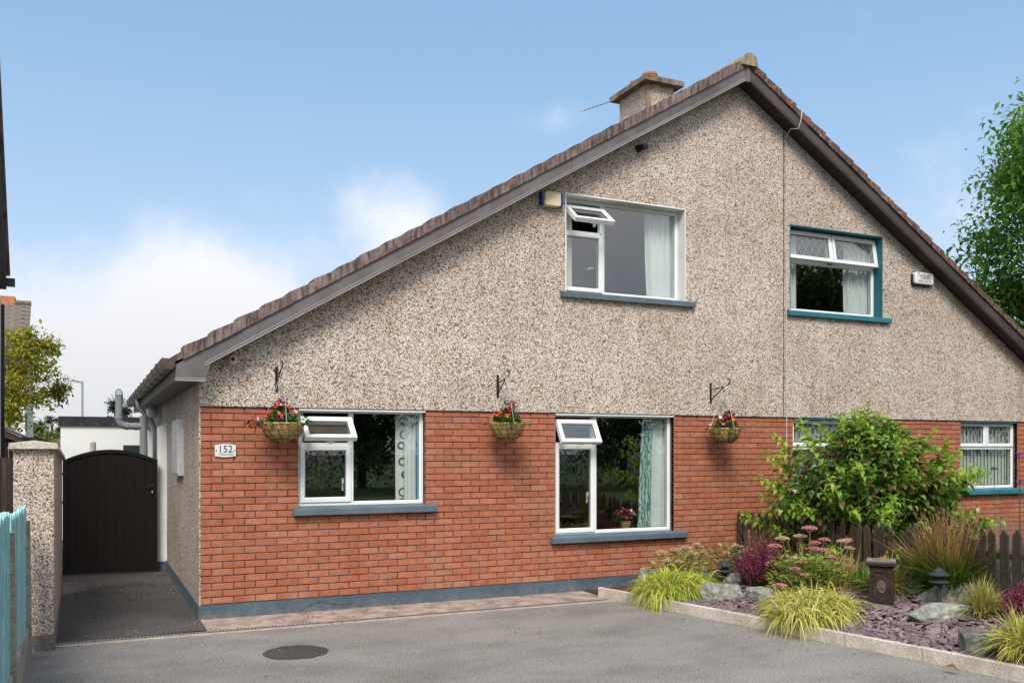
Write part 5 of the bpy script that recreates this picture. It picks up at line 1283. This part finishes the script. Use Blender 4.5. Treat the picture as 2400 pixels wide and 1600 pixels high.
# the big leafy bush on the neighbour's side of the fence
MBUSH = leafmat('bush_leaf', [(0, (.045, .11, .016)), (.30, (.095, .20, .024)), (.58, (.18, .32, .035)), (.76, (.30, .46, .055)), (.86, (.17, .11, .045)), (1, (.15, .07, .05))], .48, .42)
MBUSHT = leafmat('bush_young_leaf', [(0, (.26, .44, .04)), (.6, (.40, .58, .065)), (1, (.52, .64, .12))], .5, .42)
MVAR = leafmat('variegated_leaf', [(0, (.3, .36, .08)), (1, (.6, .58, .25))], .3)
bu = empty('leafy_bush', (8.0, -1.45, 0)); tag(bu, 'large leafy green bush with reddish inner leaves hiding the neighbour window', 'bush')
rg = random.Random(71); BL = MB(); BT = MB(); BV = MB(); ST = MB(); bc = Vector((8.02, -1.42, .05))
def env(z):
    pts = [(.3, 1.05), (.6, 1.36), (1.1, 1.44), (1.5, 1.42), (1.8, 1.12), (2.0, .72), (2.2, .36), (2.45, .06)]
    for (za, ra), (zb, rb) in zip(pts, pts[1:]):
        if za <= z <= zb: return ra + (rb - ra) * (z - za) / (zb - za)
    return pts[0][1] if z < .3 else 0
def shoot(tip, n_leaf, young):
    b = bc + Vector((rg.uniform(-.25, .25), rg.uniform(-.25, .25), 0)); h_ = Vector((tip.x - b.x, tip.y - b.y, 0))
    mid = b + h_ * .42 + Vector((0, 0, (tip.z - b.z) * .62)); pts = []
    for i in range(13):
        t_ = i / 12; pts.append(b * (1-t_) ** 2 + mid * 2 * t_ * (1-t_) + tip * t_ * t_)
    ST.tube(pts, [.011 * (1 - .85 * i / 12) for i in range(13)], 5, False)
    for i in range(n_leaf):
        t_ = .40 + .60 * (i / n_leaf) ** .8; j = min(11, int(t_ * 12)); c = pts[j].lerp(pts[j+1], t_ * 12 - j); dr_ = (pts[j+1] - pts[j]).normalized()
        sd_ = dr_.orthogonal().normalized(); an = i * 1.571 + rg.uniform(-.3, .3); sd_ = Matrix.Rotation(an, 3, dr_) @ sd_
        for s in (1, -1):
            d = sd_ * s + dr_ * .55 + Vector((0, 0, -.15)); tgt = BT if (young and t_ > .86) else BL
            if rg.random() < .012: tgt = BV
            leaf(tgt, c, d, rg.uniform(.10, .165) * (1.15 - .45 * max(0, t_ - .75) / .25), rg, .52, .3, True)
for k in range(150):
    z = rg.choice((rg.uniform(.45, 1.6), rg.uniform(.8, 2.35))); a = rg.uniform(0, 6.283); r_ = env(z) * rg.choice((rg.uniform(.4, .8), rg.uniform(.78, 1.18)))
    p = Vector((bc.x + r_ * math.cos(a), bc.y + r_ * math.sin(a) * .93, z))
    if p.y > -.1: p.y = -.1
    shoot(p, 19, rg.random() < .8)
for px, py, Y in ((1997, 912, -1.4), (1962, 935, -1.45), (2020, 945, -1.4), (1830, 960, -1.4), (1770, 990, -1.5), (1752, 1040, -1.5), (1736, 1095, -1.6), (2150, 985, -1.6), (2180, 1010, -1.7), (2200, 1040, -1.8), (2253, 1082, -1.9), (2245, 1175, -2.0), (2120, 1000, -1.5), (1880, 970, -1.4), (1925, 950, -1.4), (2060, 965, -1.5), (1850, 1000, -1.9), (2100, 1090, -2.1), (1900, 1100, -2.2), (1970, 1060, -2.3)):
    shoot(Vector(at(px, py, Y)), 22, True)
for _ in range(2200):
    z = rg.uniform(.25, 2.1); a = rg.uniform(0, 6.283); r_ = env(z) * math.sqrt(rg.random()) * .7
    p = Vector((bc.x + r_ * math.cos(a), min(-.12, bc.y + r_ * math.sin(a) * .93), z)); leaf(BL, p, Vector((math.cos(a), math.sin(a), rg.uniform(-.5, .6))), rg.uniform(.09, .14), rg, .54, .3, True)
ST.build('stems', MTWIG, bu, smooth=True, fix=False); BL.build('leaves', MBUSH, bu, fix=False); BT.build('young_leaves', MBUSHT, bu, fix=False); BV.build('variegated_leaves', MVAR, bu, fix=False)
# verbena and lavender in the neighbour's garden
MVERB = leafmat('verbena_purple', [(0, (.14, .05, .20)), (1, (.26, .12, .34))], .2)
MSTEM = leafmat('thin_green_stem', [(0, (.06, .10, .03)), (1, (.12, .16, .05))], .2)
for i, (px, py) in enumerate(((2283, 1078), (2341, 1045), (2343, 1110))):
    x, y, z = at(px, py, -2.2); e = empty('verbena', (x, y, 0)); tag(e, ('thin stemmed purple verbena standing before the blind window', 'tallest purple verbena stem at the edge of the blind window', 'short purple verbena head below the tallest one')[i], 'flower', 'verbena stems beyond the fence')
    m = MB(); m.tube([(x + .05, y, 0), (x + .03, y + .02, z * .5), (x, y, z)], .004, 5); m.build('stem', MSTEM, e, fix=False)
    m = MB(); leaf_cloud(m, (x, y, z + .01), (.05, .04, .025), 60, .022, random.Random(i), aspect=.8); m.build('flower_head', MVERB, e, fix=False)
MLAV = leafmat('lavender_grey', [(0, (.10, .13, .08)), (.6, (.19, .23, .17)), (.85, (.20, .17, .24)), (1, (.28, .20, .13))], .25)
for i, (x, y) in enumerate(((8.3, -3.2), (8.8, -3.0))):
    clump('lavender', (x, y, .05), 200, .95 - .1 * i, 1.05, .45, .08, .005, MLAV, 80 + i, ('grey green lavender just behind the picket fence', 'grey green lavender below the cream blind window')[i], 'lavender', 'lavender clumps beyond the fence', .18)

# ------------------------------------------------------------------ trees
def tree(name, base, height, crown_c, rad, n_leaf, lsize, mat_, seed, label, group=None, clumps=46, trunk_r=.2, inner=.35, leafasp=.5):
    rg = random.Random(seed); e = empty(name, base); tag(e, label, 'tree', group); b = Vector(base); cc = Vector(crown_c)
    W = MB(); Lf = MB(); top = Vector((cc.x, cc.y, cc.z + rad[2] * .55))
    W.tube([b, b.lerp(cc, .5) + Vector((rg.uniform(-.1, .1), rg.uniform(-.1, .1), 0)) * height * .05, cc, top], [trunk_r, trunk_r * .75, trunk_r * .5, trunk_r * .12], 9, False)
    for k in range(clumps):
        while True:
            p = Vector((rg.uniform(-1, 1), rg.uniform(-1, 1), rg.uniform(-1, 1)))
            if inner < p.length < 1: break
        p = p * (.75 + .25 * rg.random()); q = cc + Vector((p.x * rad[0], p.y * rad[1], p.z * rad[2]))
        st = b.lerp(top, max(.35, min(.95, (q.z - b.z) / max(.1, top.z - b.z) - .18)))
        mid = st.lerp(q, .55) + Vector((rg.uniform(-.1, .1), rg.uniform(-.1, .1), .12)) * rad[0] * .5
        W.tube([st, mid, q], [trunk_r * .28, trunk_r * .14, trunk_r * .03], 5, False)
        cr = rg.uniform(.13, .25)
        for _ in range(n_leaf // clumps):
            d = Vector((rg.gauss(0, 1), rg.gauss(0, 1), rg.gauss(0, .75))) * cr * .62; c = q + Vector((d.x * rad[0], d.y * rad[1], d.z * rad[2]))
            leaf(Lf, c, Vector((rg.uniform(-1, 1), rg.uniform(-1, 1), rg.uniform(-1, .25))), lsize * rg.uniform(.6, 1.25), rg, leafasp, .25)
    W.build('trunk', MBARK, e, smooth=True, fix=False); Lf.build('crown', mat_, e, fix=False); return e
MTREE = leafmat('ash_leaf', [(0, (.06, .15, .022)), (.4, (.11, .25, .034)), (.75, (.19, .36, .055)), (1, (.30, .46, .09))], .5)
MAUT = leafmat('autumn_leaf', [(0, (.14, .20, .03)), (.35, (.26, .31, .04)), (.65, (.44, .41, .05)), (1, (.66, .50, .05))], .5)
MCON = leafmat('conifer_needle', [(0, (.018, .045, .018)), (1, (.05, .10, .035))], .2)
MHEDGE = leafmat('pale_hedge_leaf', [(0, (.07, .12, .02)), (.6, (.16, .20, .035)), (1, (.24, .22, .05))], .3)
def dpt(px, py, dist): d = ray(px, py); return CAM + d * dist
# ash tree behind the right-hand roof slope
c = dpt(2545, 520, 27); tree('ash_tree', (c.x, c.y, 0), 13, (c.x, c.y, c.z), (3.7, 3.5, 5.1), 36000, .25, MTREE, 91, 'tall green tree behind the right hand roof slope', None, 95, .28, .3, .42)
c = dpt(48, 888, 20); tree('autumn_tree', (c.x - 1.4, c.y + .4, 0), 5, (c.x - .15, c.y, c.z + .05), (1.15, 1.0, 1.3), 6500, .11, MAUT, 92, 'yellowing autumn tree above the timber fence', None, 34, .09, .2, .55)
# far greenery over the fence line
c = dpt(272, 972, 60); tree('pine_tree', (c.x, c.y, 0), 6, (c.x, c.y, c.z - .3), (1.5, 1.5, 1.5), 2200, .3, MCON, 93, 'dark pine crown showing beside the grey vent pipe', 'far trees', 16, .2, .2, .25)
c = dpt(85, 1000, 50); tree('far_tree', (c.x, c.y, 0), 4, (c.x, c.y, c.z - .5), (1.7, 1.5, 1.0), 2400, .26, MHEDGE, 94, 'pale green distant tree beside the far cream house', 'far trees', 14, .15, .1, .4)
c = dpt(122, 995, 75); tree('pine_tree', (c.x, c.y, 0), 5, (c.x, c.y, c.z - .2), (1.2, 1.2, 1.0), 1600, .3, MCON, 95, 'dark distant pine left of the white extension', 'far trees', 12, .2, .1, .25)
c = dpt(62, 985, 80); tree('pine_tree', (c.x, c.y, 0), 5, (c.x, c.y, c.z - .3), (1.6, 1.2, 1.1), 1600, .34, MCON, 96, 'dark distant pine behind the pale green tree', 'far trees', 12, .2, .1, .25)
# trees across the road behind the viewer: they show as reflections in the panes
proto = tree('street_tree', (0, 0, 0), 9, (0, 0, 5.0), (4.2, 3.6, 4.4), 16000, .30, leafmat('street_tree_leaf', [(0, (.02, .055, .012)), (.5, (.05, .11, .02)), (1, (.12, .20, .04))], .35), 97, 'leafy tree across the road reflected in the ground floor panes', 'trees across the road', 60, .25, .15, .5)
sp_ = [(-4, -30, 1.0), (3.5, -33, .95), (10.5, -31, .92), (17, -30, .85), (23.5, -29, .88), (30.5, -25, 1.25), (37, -22, 1.6), (43, -14, 1.5), (-12, -31, 1.1)]
for i, (x, y, s) in enumerate(sp_):
    o = proto if i == 0 else copy_tree(proto)
    o.location = (x, y, 0); o.rotation_euler.z = i * 1.3; o.scale = (s, s, s)

he = empty('roadside_hedge', (16, -25, 0)); tag(he, 'long clipped dark hedge across the road reflected low in the panes', 'hedge')
m = MB(); rg = random.Random(98)
for k in range(60):
    x = -14 + k * 1.05; leaf_cloud(m, (x, -25 + .012 * (x - 10) ** 2 * .6, 1.15), (.8, .7, 1.15), 420, .15, rg, up=.1)
m.build('foliage', leafmat('hedge_leaf', [(0, (.02, .05, .012)), (1, (.07, .13, .03))], .3), he, fix=False)

# ------------------------------------------------------------------ fallen petals, grit and leaves
rg = random.Random(101); m = MB()
for _ in range(60):
    x, y = (rg.gauss(1.15, .45), rg.uniform(-1.0, -.08)) if rg.random() < .7 else (rg.uniform(-.2, 4.4), rg.uniform(-1.2, -.1))
    leaf(m, Vector((x, y, .014)), Vector((rg.uniform(-1, 1), rg.uniform(-1, 1), .05)), rg.uniform(.012, .03), rg, .8, .1)
tag(m.build('fallen_petals', MF['red'], fix=False), 'red petals fallen along the foot of the wall', 'petals', kind='stuff')
m = MB()
for _ in range(420):
    r_ = rg.random()
    if r_ < .33: x, y = rg.uniform(-1.35, -.05), rg.uniform(-1.6, 3.9)
    elif r_ < .8: x, y = rg.uniform(-.2, 4.6), rg.uniform(-1.25, -.05)
    else: x, y = rg.uniform(-1.3, 4.7), rg.uniform(-6, -.8)
    s = rg.uniform(.0025, .006); c = Vector((x, y, .010)); m.add([c + Vector(q) * s for q in ((1, 0, 0), (0, 1, 0), (-1, 0, 0), (0, -1, 0), (0, 0, .8), (0, 0, -1))], [(0, 1, 4), (1, 2, 4), (2, 3, 4), (3, 0, 4), (1, 0, 5), (2, 1, 5), (3, 2, 5), (0, 3, 5)])
tag(m.build('loose_pebbles', mottled('pale_grit', (.45, .42, .37), (.68, .65, .6), 30, .9), fix=False), 'pale loose pebbles scattered over the tarmac', 'pebbles', kind='stuff')
m = MB()
for _ in range(70):
    x, y = (kerb_x(-3) - rg.random() * .6, rg.uniform(-5.2, -1.8)) if rg.random() < .6 else (rg.uniform(-1.2, 4), rg.uniform(-5, 0))
    leaf(m, Vector((x, y, .012)), Vector((rg.uniform(-1, 1), rg.uniform(-1, 1), .1)), rg.uniform(.02, .045), rg, .6, .25)
tag(m.build('fallen_leaves', MDRY, fix=False), 'brown leaves dropped on the driveway along the kerb', 'leaves', kind='stuff')
p = onZ(1910 * 1.177, 1563, .12) if False else onZ(2212, 1560, .06); m = MB(); leaf(m, p, Vector((.6, -.6, -.25)), .13, random.Random(3), .55, .3)
tag(m.build('fallen_leaf', mottled('russet_leaf', (.13, .035, .015), (.22, .07, .03), 20, .6), fix=False), 'single large russet leaf caught on the kerb face', 'leaf')
